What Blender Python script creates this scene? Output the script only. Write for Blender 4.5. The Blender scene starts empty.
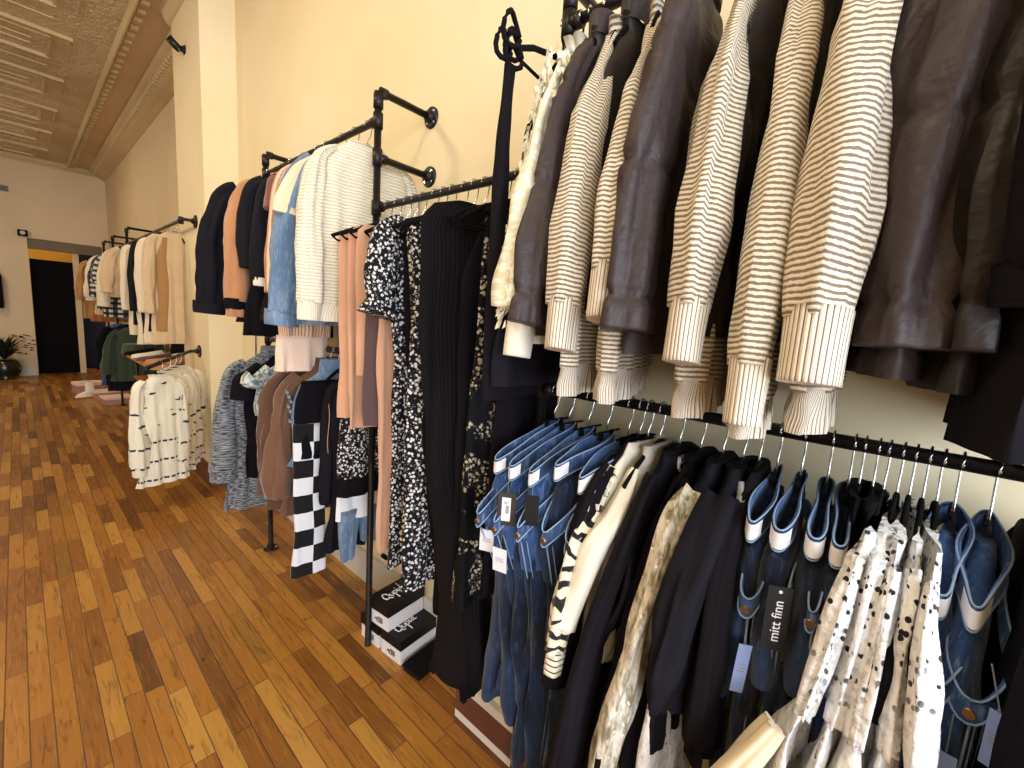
import bpy, math, random
from mathutils import Vector, Matrix, noise
random.seed(7)
sc = bpy.context.scene
R = math.radians
# ------------------------------------------------------------------ camera
CAM_H = 1.45
yaw, pit, rol, FPX = R(49.215), R(7.789), R(3.652), 428.5
fw = Vector((math.sin(yaw)*math.cos(pit), math.cos(yaw)*math.cos(pit), -math.sin(pit)))
rt = Vector((math.cos(yaw), -math.sin(yaw), 0)); up = rt.cross(fw)
rt2 = rt*math.cos(rol) + up*math.sin(rol); up2 = up*math.cos(rol) - rt*math.sin(rol)
cd = bpy.data.cameras.new('camera'); cam = bpy.data.objects.new('camera', cd); sc.collection.objects.link(cam)
cam.matrix_world = Matrix(((rt2.x, up2.x, -fw.x, 0), (rt2.y, up2.y, -fw.y, 0), (rt2.z, up2.z, -fw.z, CAM_H), (0, 0, 0, 1)))
cd.sensor_width = 36; cd.lens = FPX/1024*36; cd.clip_start = .02; cd.clip_end = 100
sc.camera = cam
# ------------------------------------------------------------------ world, lights, exposure
w = bpy.data.worlds.new('world'); sc.world = w; w.use_nodes = True
bg = w.node_tree.nodes['Background']; bg.inputs[0].default_value = (.78, .88, 1, 1); bg.inputs[1].default_value = 13.0
def area(name, loc, size, power, col, rot=(0, 0, 0), sy=None):
    l = bpy.data.lights.new(name, 'AREA'); l.energy = power; l.color = col; l.size = size
    if sy: l.shape = 'RECTANGLE'; l.size_y = sy
    o = bpy.data.objects.new(name, l); sc.collection.objects.link(o); o.location = loc; o.rotation_euler = rot
    return o
pt = area('window_portal', (-1.2, -2.55, 1.75), 4.6, 1, (1, 1, 1), (R(90), 0, 0), 2.9); pt.data.cycles.is_portal = True
WARM = (1, .84, .60)
for i, (x, y, p) in enumerate([(-.9, .6, 31), (-.7, 2.6, 44), (-1.3, 5.2, 44), (-1.3, 8.6, 60)]):
    area('ceiling_lamp', (x, y, 3.45), .35, p, WARM, (0, R(-22), 0))
area('hallway_lamp', (.5, 12.3, 2.75), .3, 14, (1, .78, .35))
sc.view_settings.view_transform = 'Standard'; sc.view_settings.look = 'None'
sc.view_settings.exposure = -0.52; sc.view_settings.gamma = 1; sc.view_settings.use_curve_mapping = False
try:
    sc.cycles.max_bounces = 6; sc.cycles.diffuse_bounces = 4; sc.cycles.use_denoising = True
except Exception: pass

# ------------------------------------------------------------------ object helpers
def link(o): sc.collection.objects.link(o); return o
def tag(o, label=None, cat=None, group=None, kind=None):
    if label: o['label'] = label
    if cat: o['category'] = cat
    if group: o['group'] = group
    if kind: o['kind'] = kind
    return o
def thing(name, label, cat, loc=(0, 0, 0), rz=0, group=None):
    o = bpy.data.objects.new(name, None); link(o); o.location = loc; o.rotation_euler = (0, 0, rz); o.empty_display_size = .05
    return tag(o, label, cat, group)
class MB:
    def __init__(s): s.v = []; s.f = []; s.uv = []; s.sm = []
    def quad(s, pts, uv=None):
        n = len(s.v); s.v += [tuple(p) for p in pts]; s.f.append(tuple(range(n, n+len(pts)))); s.uv.append(uv or [(p[0], p[1]) for p in pts]); s.sm.append(False)
    def box(s, a, b, M=None):
        x0, y0, z0 = a; x1, y1, z1 = b
        c = [Vector(p) for p in ((x0,y0,z0),(x1,y0,z0),(x1,y1,z0),(x0,y1,z0),(x0,y0,z1),(x1,y0,z1),(x1,y1,z1),(x0,y1,z1))]
        if M: c = [M @ p for p in c]
        for q in ((0,3,2,1),(4,5,6,7),(0,1,5,4),(1,2,6,5),(2,3,7,6),(3,0,4,7)): s.quad([c[i] for i in q])
        return s
    def loft(s, rings, us=None, vs=None, closed=True, cap0=False, cap1=False, smooth=True):
        n = len(rings[0]); base = len(s.v)
        for r in rings: s.v += [tuple(p) for p in r]
        us = us or [i/n for i in range(n+1)]; vs = vs or [i/(len(rings)-1) for i in range(len(rings))]
        m = n if closed else n-1
        for j in range(len(rings)-1):
            for i in range(m):
                i2 = (i+1) % n
                s.f.append((base+j*n+i, base+j*n+i2, base+(j+1)*n+i2, base+(j+1)*n+i))
                s.uv.append([(us[i], vs[j]), (us[i+1], vs[j]), (us[i+1], vs[j+1]), (us[i], vs[j+1])]); s.sm.append(smooth)
        for c, j in ((cap0, 0), (cap1, len(rings)-1)):
            if c:
                s.f.append(tuple(base+j*n+i for i in range(n))); s.uv.append([(us[i], vs[j]) for i in range(n)]); s.sm.append(False)
        return s
    def tube(s, pts, r, n=10, r2=None, caps=True, side=None):
        pts = [Vector(p) for p in pts]; rings = []; L = 0; vs = []
        for k, p in enumerate(pts):
            t = (pts[min(k+1, len(pts)-1)]-pts[max(k-1, 0)]).normalized()
            ref = Vector(side) if side else (Vector((0, 0, 1)) if abs(t.z) < .9 else Vector((1, 0, 0)))
            e1 = (ref - t*ref.dot(t)).normalized(); e2 = t.cross(e1)
            ra = r[k] if isinstance(r, (list, tuple)) else r; rb = (r2[k] if isinstance(r2, (list, tuple)) else r2) if r2 else ra
            rings.append([p+e1*ra*math.cos(a)+e2*rb*math.sin(a) for a in [2*math.pi*i/n for i in range(n)]])
            if k: L += (pts[k]-pts[k-1]).length
            vs.append(L)
        ra = r[0] if isinstance(r, (list, tuple)) else r
        s.loft(rings, [i/n*6.28*ra for i in range(n+1)], vs, True, caps, caps); return s
    def build(s, name, mat, parent=None, loc=None):
        me = bpy.data.meshes.new(name); me.from_pydata(s.v, [], s.f)
        uvl = me.uv_layers.new(name='UVMap'); k = 0; flat = []
        for u in s.uv:
            for a in u: flat += [a[0], a[1]]
        uvl.data.foreach_set('uv', flat); me.polygons.foreach_set('use_smooth', s.sm); me.materials.append(mat); me.update()
        o = bpy.data.objects.new(name, me); link(o)
        if parent: o.parent = parent
        if loc: o.location = loc
        return o
def struct(mb, name, mat): return tag(mb.build(name, mat), kind='structure')

# ------------------------------------------------------------------ materials
def lin(c):
    if isinstance(c, str): c = [int(c[i:i+2], 16)/255 for i in (0, 2, 4)]
    return tuple((x/12.92 if x <= .04045 else ((x+.055)/1.055)**2.4) for x in c)+(1,)
class N:
    def __init__(s, name, col='808080', rough=.85, sheen=0, metal=0, spec=.3):
        s.m = bpy.data.materials.new(name); s.m.use_nodes = True; s.t = s.m.node_tree; s.b = s.t.nodes['Principled BSDF']
        s.b.inputs['Base Color'].default_value = lin(col); s.b.inputs['Roughness'].default_value = rough
        s.b.inputs['Metallic'].default_value = metal; s.b.inputs['Specular IOR Level'].default_value = spec
        if sheen: s.b.inputs['Sheen Weight'].default_value = sheen
    def n(s, typ, **k):
        o = s.t.nodes.new(typ)
        for a, v in k.items(): setattr(o, a, v)
        return o
    def put(s, inp, v):
        if hasattr(v, 'is_linked') or hasattr(v, 'links'): s.t.links.new(v, inp)
        else: inp.default_value = v
    def math(s, op, a, b=0., c=None):
        o = s.n('ShaderNodeMath', operation=op); s.put(o.inputs[0], a); s.put(o.inputs[1], b)
        if c is not None: s.put(o.inputs[2], c)
        return o.outputs[0]
    def uv(s): return s.n('ShaderNodeTexCoord').outputs['UV']
    def obj(s): return s.n('ShaderNodeTexCoord').outputs['Object']
    def sep(s, v): o = s.n('ShaderNodeSeparateXYZ'); s.put(o.inputs[0], v); return o.outputs
    def comb(s, x, y, z=0.): 
        o = s.n('ShaderNodeCombineXYZ')
        for i, a in enumerate((x, y, z)): s.put(o.inputs[i], a)
        return o.outputs[0]
    def scale(s, v, k):
        o = s.n('ShaderNodeVectorMath', operation='MULTIPLY'); s.put(o.inputs[0], v); o.inputs[1].default_value = k if isinstance(k, tuple) else (k, k, k); return o.outputs[0]
    def noise(s, v, sc_, det=2, rough=.5, dist=0):
        o = s.n('ShaderNodeTexNoise'); s.put(o.inputs['Vector'], v); o.inputs['Scale'].default_value = sc_; o.inputs['Detail'].default_value = det
        o.inputs['Roughness'].default_value = rough; o.inputs['Distortion'].default_value = dist; return o.outputs[0]
    def vor(s, v, sc_, feat='F1', out='Distance', rnd=1):
        o = s.n('ShaderNodeTexVoronoi', feature=feat); s.put(o.inputs['Vector'], v); o.inputs['Scale'].default_value = sc_; o.inputs['Randomness'].default_value = rnd
        return o.outputs[out]
    def white(s, v): o = s.n('ShaderNodeTexWhiteNoise', noise_dimensions='3D'); s.put(o.inputs['Vector'], v); return o.outputs
    def ramp(s, f, stops, interp='LINEAR'):
        o = s.n('ShaderNodeValToRGB'); o.color_ramp.interpolation = interp; s.put(o.inputs[0], f); e = o.color_ramp.elements
        while len(e) < len(stops): e.new(.5)
        for i, (p, c) in enumerate(stops): e[i].position = p; e[i].color = lin(c) if isinstance(c, str) else (c, c, c, 1)
        return o.outputs[0]
    def mix(s, f, a, b):
        o = s.n('ShaderNodeMix', data_type='RGBA'); s.put(o.inputs[0], f)
        s.put(o.inputs[6], lin(a) if isinstance(a, str) else a); s.put(o.inputs[7], lin(b) if isinstance(b, str) else b); return o.outputs[2]
    def smooth(s, x, a, b):
        o = s.n('ShaderNodeMapRange', interpolation_type='SMOOTHSTEP'); s.put(o.inputs[0], x); o.inputs[1].default_value = a; o.inputs[2].default_value = b; return o.outputs[0]
    def col(s, v): s.put(s.b.inputs['Base Color'], v); return s
    def bump(s, h, st=.3, d=.002):
        o = s.n('ShaderNodeBump'); o.inputs['Strength'].default_value = st; o.inputs['Distance'].default_value = d; s.put(o.inputs['Height'], h); s.t.links.new(o.outputs[0], s.b.inputs['Normal']); return s
def m_plain(name, c, rough=.85, sheen=.15, var=.12, spec=.3, bump=.25):
    n = N(name, c, rough, sheen, spec=spec); nz = n.noise(n.obj(), 9, 3)
    n.col(n.mix(n.math('MULTIPLY', n.smooth(nz, .35, .7), var), c, [x*.45 for x in lin(c)[:3]]+[1])); n.bump(n.noise(n.obj(), 350, 2), bump, .0008); return n.m
def m_stripes(name, c1, c2, period, duty=.5, axis=1, wob=.25, rough=.9, bump=.5):
    n = N(name, c1, rough, .2); s = n.sep(n.uv()); nz = n.noise(n.obj(), 22, 2); x = n.math('ADD', n.math('DIVIDE', s[axis], period), n.math('MULTIPLY', nz, wob*3))
    fr = n.math('FRACT', x); tri = n.math('ABSOLUTE', n.math('SUBTRACT', fr, .5)); g = n.noise(n.obj(), 160, 2)
    f = n.smooth(n.math('ADD', tri, n.math('MULTIPLY', n.math('SUBTRACT', g, .5), .35)), duty*.5+.06, duty*.5-.06)
    n.col(n.mix(f, c1, c2)); n.bump(n.math('ADD', n.math('MULTIPLY', tri, 2.), n.math('MULTIPLY', g, .6)), bump, .0035); return n.m
def m_rib(name, c, c2, period=.006, axis=0, depth=.003):
    n = N(name, c, .9, 0 if c[0] in '01' else .2, spec=.15); s = n.sep(n.uv()); fr = n.math('FRACT', n.math('DIVIDE', s[axis], period)); tri = n.math('ABSOLUTE', n.math('SUBTRACT', fr, .5))
    n.col(n.mix(n.smooth(tri, .18, .05), c, c2)); n.bump(tri, .8, depth); return n.m
def m_floral(name, base, c, scale, dens=.38, cluster=0., c3=None):
    n = N(name, base, .8, 0, spec=.15); o = n.obj(); nz = n.n('ShaderNodeTexNoise'); n.put(nz.inputs['Vector'], o); nz.inputs['Scale'].default_value = scale*.9
    v = n.n('ShaderNodeVectorMath', operation='MULTIPLY_ADD'); n.put(v.inputs[0], nz.outputs[1]); v.inputs[1].default_value = (.6/scale,)*3; n.put(v.inputs[2], o)
    d = n.vor(v.outputs[0], scale); f = n.smooth(d, dens, dens-.1); d2 = n.vor(v.outputs[0], scale*2.6); f2 = n.math('MULTIPLY', n.smooth(d2, .3, .2), .8)
    f = n.math('MAXIMUM', f, n.math('MULTIPLY', f2, n.smooth(n.noise(o, scale*.5, 1), .45, .55)))
    if cluster: f = n.math('MULTIPLY', f, n.smooth(n.noise(o, cluster, 1), .50, .56))
    cc = n.mix(n.noise(o, scale*.7, 1), c, c3 or c); n.col(n.mix(f, base, cc)); return n.m
def m_denim(name, c1, c2, c3, rough=.85):
    n = N(name, c1, rough, .15); o = n.obj(); a = n.noise(n.scale(o, (1, 1, .35)), 11, 3, .6); b = n.noise(n.scale(o, (1, 1, .25)), 120, 2)
    cc = n.mix(n.smooth(a, .42, .68), c1, c2); cc = n.mix(n.math('MULTIPLY', n.smooth(b, .5, .75), .45), cc, c3)
    n.col(cc); n.bump(b, .35, .001); return n.m
def m_plaid(name, a, b, c, p):
    n = N(name, a, .9, .2); s = n.sep(n.uv()); g = n.noise(n.obj(), 200, 2)
    fx = n.math('FRACT', n.math('DIVIDE', s[0], p)); fy = n.math('FRACT', n.math('DIVIDE', s[1], p)); wx = n.math('GREATER_THAN', fx, .5); wy = n.math('GREATER_THAN', fy, .5)
    f = n.math('MULTIPLY', n.math('ADD', wx, wy), .5); cc = n.mix(n.smooth(f, .4, .6), a, b); cc = n.mix(n.smooth(f, .8, 1.), cc, c); cc = n.mix(n.math('MULTIPLY', g, .3), cc, a); n.col(cc); return n.m
def m_check(name, a, b, p):
    n = N(name, a, .9, .1); s = n.sep(n.uv()); x = n.math('FLOOR', n.math('DIVIDE', s[0], p*.9)); y = n.math('FLOOR', n.math('DIVIDE', s[1], p))
    f = n.math('GREATER_THAN', n.math('ABSOLUTE', n.math('MODULO', n.math('ADD', x, y), 2.)), .5); n.col(n.mix(f, a, b)); return n.m
def m_tweed(name, a, b, s1, s2):
    n = N(name, a, .95, .2); s = n.sep(n.uv()); v = n.comb(n.math('MULTIPLY', s[0], s1), n.math('MULTIPLY', s[1], s2), 0.); f = n.noise(v, 1., 2, .6)
    n.col(n.mix(n.smooth(f, .42, .58), a, b)); n.bump(f, .4, .003); return n.m
M = {}
M['black'] = m_plain('black_cotton', '100d12', .9, 0, spec=.12); M['black2'] = m_plain('soft_black_knit', '151115', .9, 0, spec=.12); M['dark'] = m_plain('dark_wool', '16141a', .85, 0, spec=.15)
M['blazer'] = m_plain('black_crepe', '131017', .75, 0, spec=.15)
M['plum'] = m_plain('plum_nylon', '392e31', .62, 0, .2, .22); M['plumdk'] = m_plain('dark_nylon', '272022', .62, 0, .2, .2)
def m_puff(name, c):
    n = N(name, c, .5, 0, spec=.3); o = n.obj(); a = n.noise(n.scale(o, (1, 1, .55)), 16, 3, .55, .8); b = n.noise(n.scale(o, (1, 1, 2.2)), 30, 2, .5, .4)
    n.bump(n.math('ADD', a, n.math('MULTIPLY', b, .35)), .8, .009); return n.m
M['plum'] = m_puff('plum_nylon_shell', '3b3131'); M['plumdk'] = m_puff('dark_nylon_shell', '282221')
M['strp'] = m_stripes('cream_brown_stripe_knit', 'e6dcc8', '85735e', .0084, .46, 1, .10, .9, .35)
M['strpr'] = m_rib('cream_brown_ribbing', 'e8dcc8', '6a5847', .0085, 0)
M['band'] = m_plain('cream_knit_band', 'cdb994', .95, .3)
M['ivoryf'] = m_tweed('ivory_fringe_knit', 'f7f1dc', 'e0d6b2', 90, 70)
M['ivory'] = m_plain('ivory_knit', 'ede3cf', .9, .3); M['cream'] = m_plain('cream_knit', 'e6d4b4', .9, .3)
M['cable'] = m_stripes('white_cable_knit', 'f3ead6', 'd9cba9', .012, .35, 1, .1, .9, .8)
M['cablerib'] = m_rib('white_rib', 'f0e6d0', 'd3c5a5', .008)
M['peach'] = m_plain('peach_knit', 'cf9c7a', .9, .3, .1); M['peachlt'] = m_plain('pale_pink_fleece', 'efcdb4', .9, .3, .05)
M['peachs'] = m_stripes('peach_stripe_cotton', 'edcaa8', 'b9805f', .012, .4, 0, .1)
M['mauve'] = m_plain('mauve_brown_jersey', '5b4442', .85, .2)
M['flo'] = m_floral('black_white_ditsy_floral', '131016', 'eee9e2', 88, .44, 0, 'b9b4b6'); M['flo2'] = m_floral('black_cream_ditsy_floral', '151212', 'ece2c2', 80, .47, 0, 'a99c7c')
M['flobig'] = m_floral('black_scattered_floral', '0f0d11', 'd9cfb5', 88, .46, 13., '8f8068')
M['ribblk'] = m_rib('black_ribbed_knit', '171214', '080608', .009)
M['den'] = m_denim('mid_blue_denim', '27416c', '4468a0', '86a2cc'); M['dend'] = m_denim('dark_indigo_denim', '131c30', '22365a', '3a5582'); M['denl'] = m_denim('light_blue_denim', '5b7490', '768da8', '9fb2c6')
M['denb'] = m_denim('band_denim', '2a4166', '47669a', '8aa4c8')
M['stitch'] = m_plain('pale_blue_stitching', '8fa8c9', .8, 0, .1); M['stitchd'] = m_plain('grey_stitching', '8b8a8a', .8, 0, .1)
M['white'] = m_plain('white_card', 'e9e7ea', .6, 0, .03, bump=0); M['tagblk'] = m_plain('black_card', '141214', .5, 0, .03, bump=0); M['tagbrn'] = m_plain('brown_card', '3c332e', .6, 0, .03, bump=0)
M['ltblue'] = m_plain('pale_blue_card', '93a7da', .6, 0, .03, bump=0); M['grey'] = m_plain('grey_print', '9a9a9c', .6, 0, .03, bump=0)
M['whdot'] = None
def _wd():
    n = N('white_dotted_voile', 'e8e6e4', .8, .2); o = n.obj(); v = n.vor(n.scale(o, (1, 1, .8)), 78, rnd=.8); f = n.math('MULTIPLY', n.smooth(v, .30, .25), n.smooth(n.math('ADD', n.sep(o)[2], n.math('MULTIPLY', n.noise(o, 30, 1), .25)), -.24, -.10))
    z = n.sep(o)[2]; g = n.noise(o, 70, 2); c = n.mix(n.smooth(g, .5, .7), 'f2f1f0', 'd2d0d2'); n.col(n.mix(f, c, '17151c')); n.bump(g, 1., .008); return n.m
M['whdot'] = _wd()
def _wl():
    n = N('white_lace_voile', 'eceae8', .8, .2); o = n.obj(); g = n.noise(n.scale(o, (1, 1, .6)), 75, 3, .6); v = n.vor(o, 42, rnd=.9)
    c = n.mix(n.smooth(g, .48, .72), 'f3f2f2', 'd4d2d8'); n.col(n.mix(n.math('MULTIPLY', n.smooth(v, .16, .1), .85), c, '4a4854')); n.bump(g, 1., .010); return n.m
M['whlace'] = _wl()
def _lace():
    n = N('ivory_sheer_lace', 'c9bd98', .55, .1, spec=.5); o = n.obj(); g = n.noise(n.scale(o, (1, 1, .3)), 60, 3, .65); v = n.vor(o, 48)
    c = n.mix(n.smooth(g, .38, .66), 'efe9da', '85785a'); n.col(n.mix(n.smooth(v, .22, .12), c, 'fffaf0')); n.bump(g, .7, .004); return n.m
M['lace'] = _lace()
M['brown'] = m_plain('brown_wool', '624230', .85, .3); M['brown2'] = m_plain('cocoa_wool', '6e4b36', .85, .3); M['rust'] = m_plain('rust_brown_corduroy', '79453a', .85, .3); M['tan'] = m_plain('camel_orange_wool', 'b98258', .85, .3)
M['tweed'] = m_tweed('grey_tweed', '2f3238', '969798', 45, 190); M['camo'] = m_tweed('grey_green_pattern', '6a7a78', 'c6c8bd', 60, 60)
M['check'] = m_check('black_white_checkerboard', '0f0e12', 'dedde0', .078)
M['plaid'] = m_plaid('black_white_buffalo_plaid', '0f0f12', '5b5a5a', 'e4ddcd', .06)
M['zebra'] = None
def _zeb():
    n = N('zebra_stripe_knit', 'e9dcc0', .9, .3); s = n.sep(n.uv()); nz = n.noise(n.obj(), 26, 1); x = n.math('ADD', n.math('DIVIDE', s[1], .034), n.math('MULTIPLY', nz, 1.6))
    f = n.smooth(n.math('ABSOLUTE', n.math('SUBTRACT', n.math('FRACT', x), .5)), .22, .17); n.col(n.mix(f, 'e9dcc0', '14120f')); n.bump(n.noise(n.obj(), 200, 2), .6, .004); return n.m
M['zebra'] = _zeb()
M['olive'] = m_plain('dark_green_cotton', '35402f', .85, .2); M['rusty'] = m_plain('rust_orange_knit', 'a0622f', .85, .3); M['ochre'] = m_plain('ochre_wool', 'a67a48', .85, .3); M['beige'] = m_plain('beige_knit', 'cfb28a', .9, .3)
M['charc'] = m_plain('charcoal_knit', '1a191e', .9, 0, spec=.15)
def _az():
    n = N('cream_knit_navy_motif', 'e6dcc4', .9, .3); s = n.sep(n.uv()); u = s[0]; v = s[1]
    row = n.math('ABSOLUTE', n.math('SUBTRACT', n.math('FRACT', n.math('DIVIDE', v, .13)), .5)); dash = n.math('FRACT', n.math('DIVIDE', u, .02))
    f = n.math('MULTIPLY', n.math('MULTIPLY', n.math('LESS_THAN', row, .055), n.math('GREATER_THAN', dash, .3)), n.math('GREATER_THAN', v, .36))
    nz = n.noise(n.comb(n.math('MULTIPLY', u, 1.), n.math('MULTIPLY', v, 1.6), 0.), 16, 1); g = n.math('MULTIPLY', n.smooth(nz, .64, .66), n.math('LESS_THAN', v, .38))
    n.col(n.mix(n.math('MAXIMUM', f, g), 'e6dcc4', '26283a')); n.bump(n.noise(n.obj(), 150, 2), .6, .004); return n.m
M['aztec'] = _az()
M['pipe'] = N('black_iron_pipe', '2a2625', .38, 0, .6, .5).m; M['chrome'] = N('chrome_wire', 'c9ccd0', .22, 0, 1).m; M['velvet'] = m_plain('black_velvet', '0c0a0c', .9, 0, spec=.15)
M['plastic'] = N('clear_grey_plastic', 'b9b9b4', .3, 0, 0, .5).m; M['gold'] = N('brass_button', '8a7350', .4, 0, .9).m
M['wood'] = m_plain('light_pine', 'c99a5e', .6, 0, .3); M['woodo'] = m_plain('orange_wood', 'b06a2c', .5, 0, .3); M['glass'] = N('dark_bottle_glass', '1a1410', .1, 0, 0, .6).m
M['pink'] = m_plain('dusty_pink_card', 'b58a78', .7, 0, .1); M['leaf'] = m_plain('dark_green_leaf', '1a1c14', .5, 0, .3); M['pot'] = N('black_glazed_pot', '12140f', .2, 0, 0, .6).m

# painted and wooden surfaces
def paint(name, c, c2, rough=.7):
    n = N(name, c, rough); nz = n.noise(n.obj(), 1.3, 3); n.col(n.mix(n.smooth(nz, .35, .7), c, c2)); n.bump(n.noise(n.obj(), 25, 3), .15, .002); return n.m
WALL = paint('cream_wall_paint', 'efdfba', 'e9d7ac'); WALLF = paint('far_wall_paint', 'e2cdaa', 'dcc6a0'); TRIMW = paint('white_trim_paint', 'ddd8cc', 'd2ccbe', .5); KICK = m_plain('brown_kickboard', '6b4334', .6, 0, .3)
def _floor():
    n = N('hardwood_planks', 'a0682c', .33, 0, 0, .5); s = n.sep(n.obj()); W = .0572
    i = n.math('FLOOR', n.math('DIVIDE', s[0], W)); r1 = n.white(n.comb(i, 3.1, 0.))[0]; L = n.math('ADD', .28, n.math('MULTIPLY', n.white(n.comb(i, 9.7, 1.))[0], .42))
    yy = n.math('DIVIDE', n.math('ADD', s[1], n.math('MULTIPLY', r1, 5.)), L); j = n.math('FLOOR', yy); h = n.white(n.comb(i, j, 5.)); hv = h[0]; hc = n.sep(h[1])
    base = n.ramp(hv, [(0, '633b15'), (.15, '83511d'), (.4, '996226'), (.66, 'a9712b'), (.86, 'bd8a40'), (.95, 'ae7a33'), (1, '7c531e')])
    off = n.comb(n.math('MULTIPLY', hv, 37.), n.math('MULTIPLY', hc[1], 23.), 0.); vv = n.n('ShaderNodeVectorMath', operation='ADD'); n.put(vv.inputs[0], n.obj()); n.put(vv.inputs[1], off)
    g = n.noise(n.scale(vv.outputs[0], (9, .9, 1)), 6, 5, .65, 1.2); base = n.mix(n.math('MULTIPLY', n.smooth(g, .50, .72), .7), base, '43270c')
    g2 = n.noise(n.scale(vv.outputs[0], (40, 2, 1)), 3, 3); base = n.mix(n.math('MULTIPLY', n.smooth(g2, .5, .8), .4), base, 'd39a50')
    kn = n.vor(n.scale(vv.outputs[0], (1, .55, 1)), 7.); base = n.mix(n.math('MULTIPLY', n.smooth(n.math('ADD', kn, n.math('MULTIPLY', g, .08)), .115, .05), .85), base, '2a1408')
    fx = n.math('FRACT', n.math('DIVIDE', s[0], W)); ex = n.math('MINIMUM', fx, n.math('SUBTRACT', 1., fx)); fy = n.math('FRACT', yy); ey = n.math('MULTIPLY', n.math('MINIMUM', fy, n.math('SUBTRACT', 1., fy)), 9.)
    e = n.smooth(n.math('MINIMUM', ex, ey), .0, .05); n.col(n.mix(e, '40240d', base)); n.put(n.b.inputs['Roughness'], n.math('ADD', .26, n.math('MULTIPLY', g, .22))); n.bump(n.math('ADD', e, n.math('MULTIPLY', g2, .15)), .35, .003); return n.m
FLOOR = _floor()
def _tin(name, orn):
    n = N(name, 'a98f63', .36, 0, .25, .8); o = n.obj(); g = n.noise(o, 2, 3); n.col(n.mix(n.smooth(g, .3, .7), 'e2cda0', 'cdb485'))
    v = n.vor(n.scale(o, (1, 1, 1)), orn); w2 = n.noise(o, orn*1.5, 3, .6, 1.); n.bump(n.math('ADD', n.math('MULTIPLY', v, .7), w2), 1., .045); return n.m
TIN = _tin('pressed_tin', 24); TINP = paint('tin_moulding_paint', 'cfb98c', 'c4ad80', .4); COVE = paint('cove_plaster', 'd0b88e', 'c4aa80', .6)

# ------------------------------------------------------------------ room shell
WX = 1.19; PX = .965; PY0, PY1 = 3.95, 4.72; FX = 1.25; FY = 11.6; CZ = 3.8; LX = -4.2; BY = -2.6
struct(MB().box((LX, BY, -.1), (1.6, 15, 0)), 'floor', FLOOR)
struct(MB().box((LX, BY, CZ), (.755, FY, CZ+.15)).box((.755, BY, CZ+.0001), (1.6, FY, CZ+.15)), 'ceiling', TIN)
struct(MB().box((WX, BY, 0), (1.6, PY0, CZ)), 'wall_right', WALL)
struct(MB().box((FX, PY1, 0), (1.6, FY, CZ)), 'wall_right_far', WALLF)
struct(MB().box((PX, PY0, 0), (1.6, PY1, CZ)), 'wall_pilaster', WALL)
struct(MB().box((LX-.2, BY, 0), (LX, FY, CZ)), 'wall_left', WALLF)
struct(MB().box((LX, FY, 0), (.19, FY+.15, CZ)).box((.19, FY, 2.435), (1.15, FY+.15, CZ)).box((1.15, FY, 0), (1.6, FY+.15, CZ)), 'wall_back', WALLF)
struct(MB().box((LX, BY-.15, 0), (-3.6, BY, CZ)).box((1.15, BY-.15, 0), (1.6, BY, CZ)).box((-3.6, BY-.15, 0), (1.15, BY, .35)).box((-3.6, BY-.15, 3.25), (1.15, BY, CZ)), 'wall_front', WALLF)
wf = MB()
for x in (-3.6, -2.02, -.45, 1.1): wf.box((x, BY-.1, .35), (x+.05, BY-.05, 3.25))
wf.box((-3.6, BY-.1, .35), (1.15, BY-.05, .4)).box((-3.6, BY-.1, 3.2), (1.15, BY-.05, 3.25))
struct(wf, 'window_1', TRIMW)
# low boxed ledge along the near wall with its striped base
struct(MB().box((.975, -2.5, 0), (WX, 1.0, .78)), 'trim_1', WALL)
struct(MB().box((.955, -2.5, .165), (.975, 1.004, .20)).box((.962, -2.5, .03), (.975, 1.004, .06)), 'baseboard_right', TRIMW)
struct(MB().box((.962, -2.5, .06), (.975, 1.004, .165)).box((.962, -2.5, 0), (.975, 1.004, .03)), 'trim_2', KICK)
struct(MB().box((WX-.018, 1.0, 0), (WX, PY0, .17)), 'baseboard_side', TRIMW)
struct(MB().box((PX-.02, PY0-.02, 0), (PX, PY1, .17)).box((PX, PY0-.02, 0), (WX, PY0, .17)), 'baseboard_pilaster', KICK)
struct(MB().box((LX, FY-.02, 0), (.17, FY, .16)), 'baseboard_back', TRIMW)
struct(MB().box((.17, FY-.015, 0), (.19, FY+.15, 2.435)), 'trim_3', WALLF)
# hallway beyond the opening
HALL = paint('hall_wall', 'a8792e', '9c6f28'); BEAM = paint('grey_lintel', '7b6f5c', '6f6452')
struct(MB().box((-.6, 12.9, 0), (2.2, 13.0, 3)).box((-.6, FY+.15, 0), (-.5, 12.9, 3)).box((2.1, FY+.15, 0), (2.2, 12.9, 3)).box((-.6, FY+.15, 2.9), (2.2, 12.9, 3)), 'wall_hallway', HALL)
struct(MB().box((.19, FY+.02, 2.26), (1.15, FY+.13, 2.435)), 'trim_4', BEAM)
d = MB().box((.20, FY+.16, .01), (.745, FY+.20, 2.09)).build('door_1', M['black']); tag(d, kind='structure')
struct(MB().box((.745, FY+.16, 0), (.83, FY+.22, 2.26)), 'trim_5', WALLF)
dk = MB().box((.83, FY+.9, 0), (1.4, FY+.95, 2.6)).build('hall_dark_panel', M['black']); tag(dk, kind='structure')  # black panel added to stand in for the darkness beyond the jamb
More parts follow.
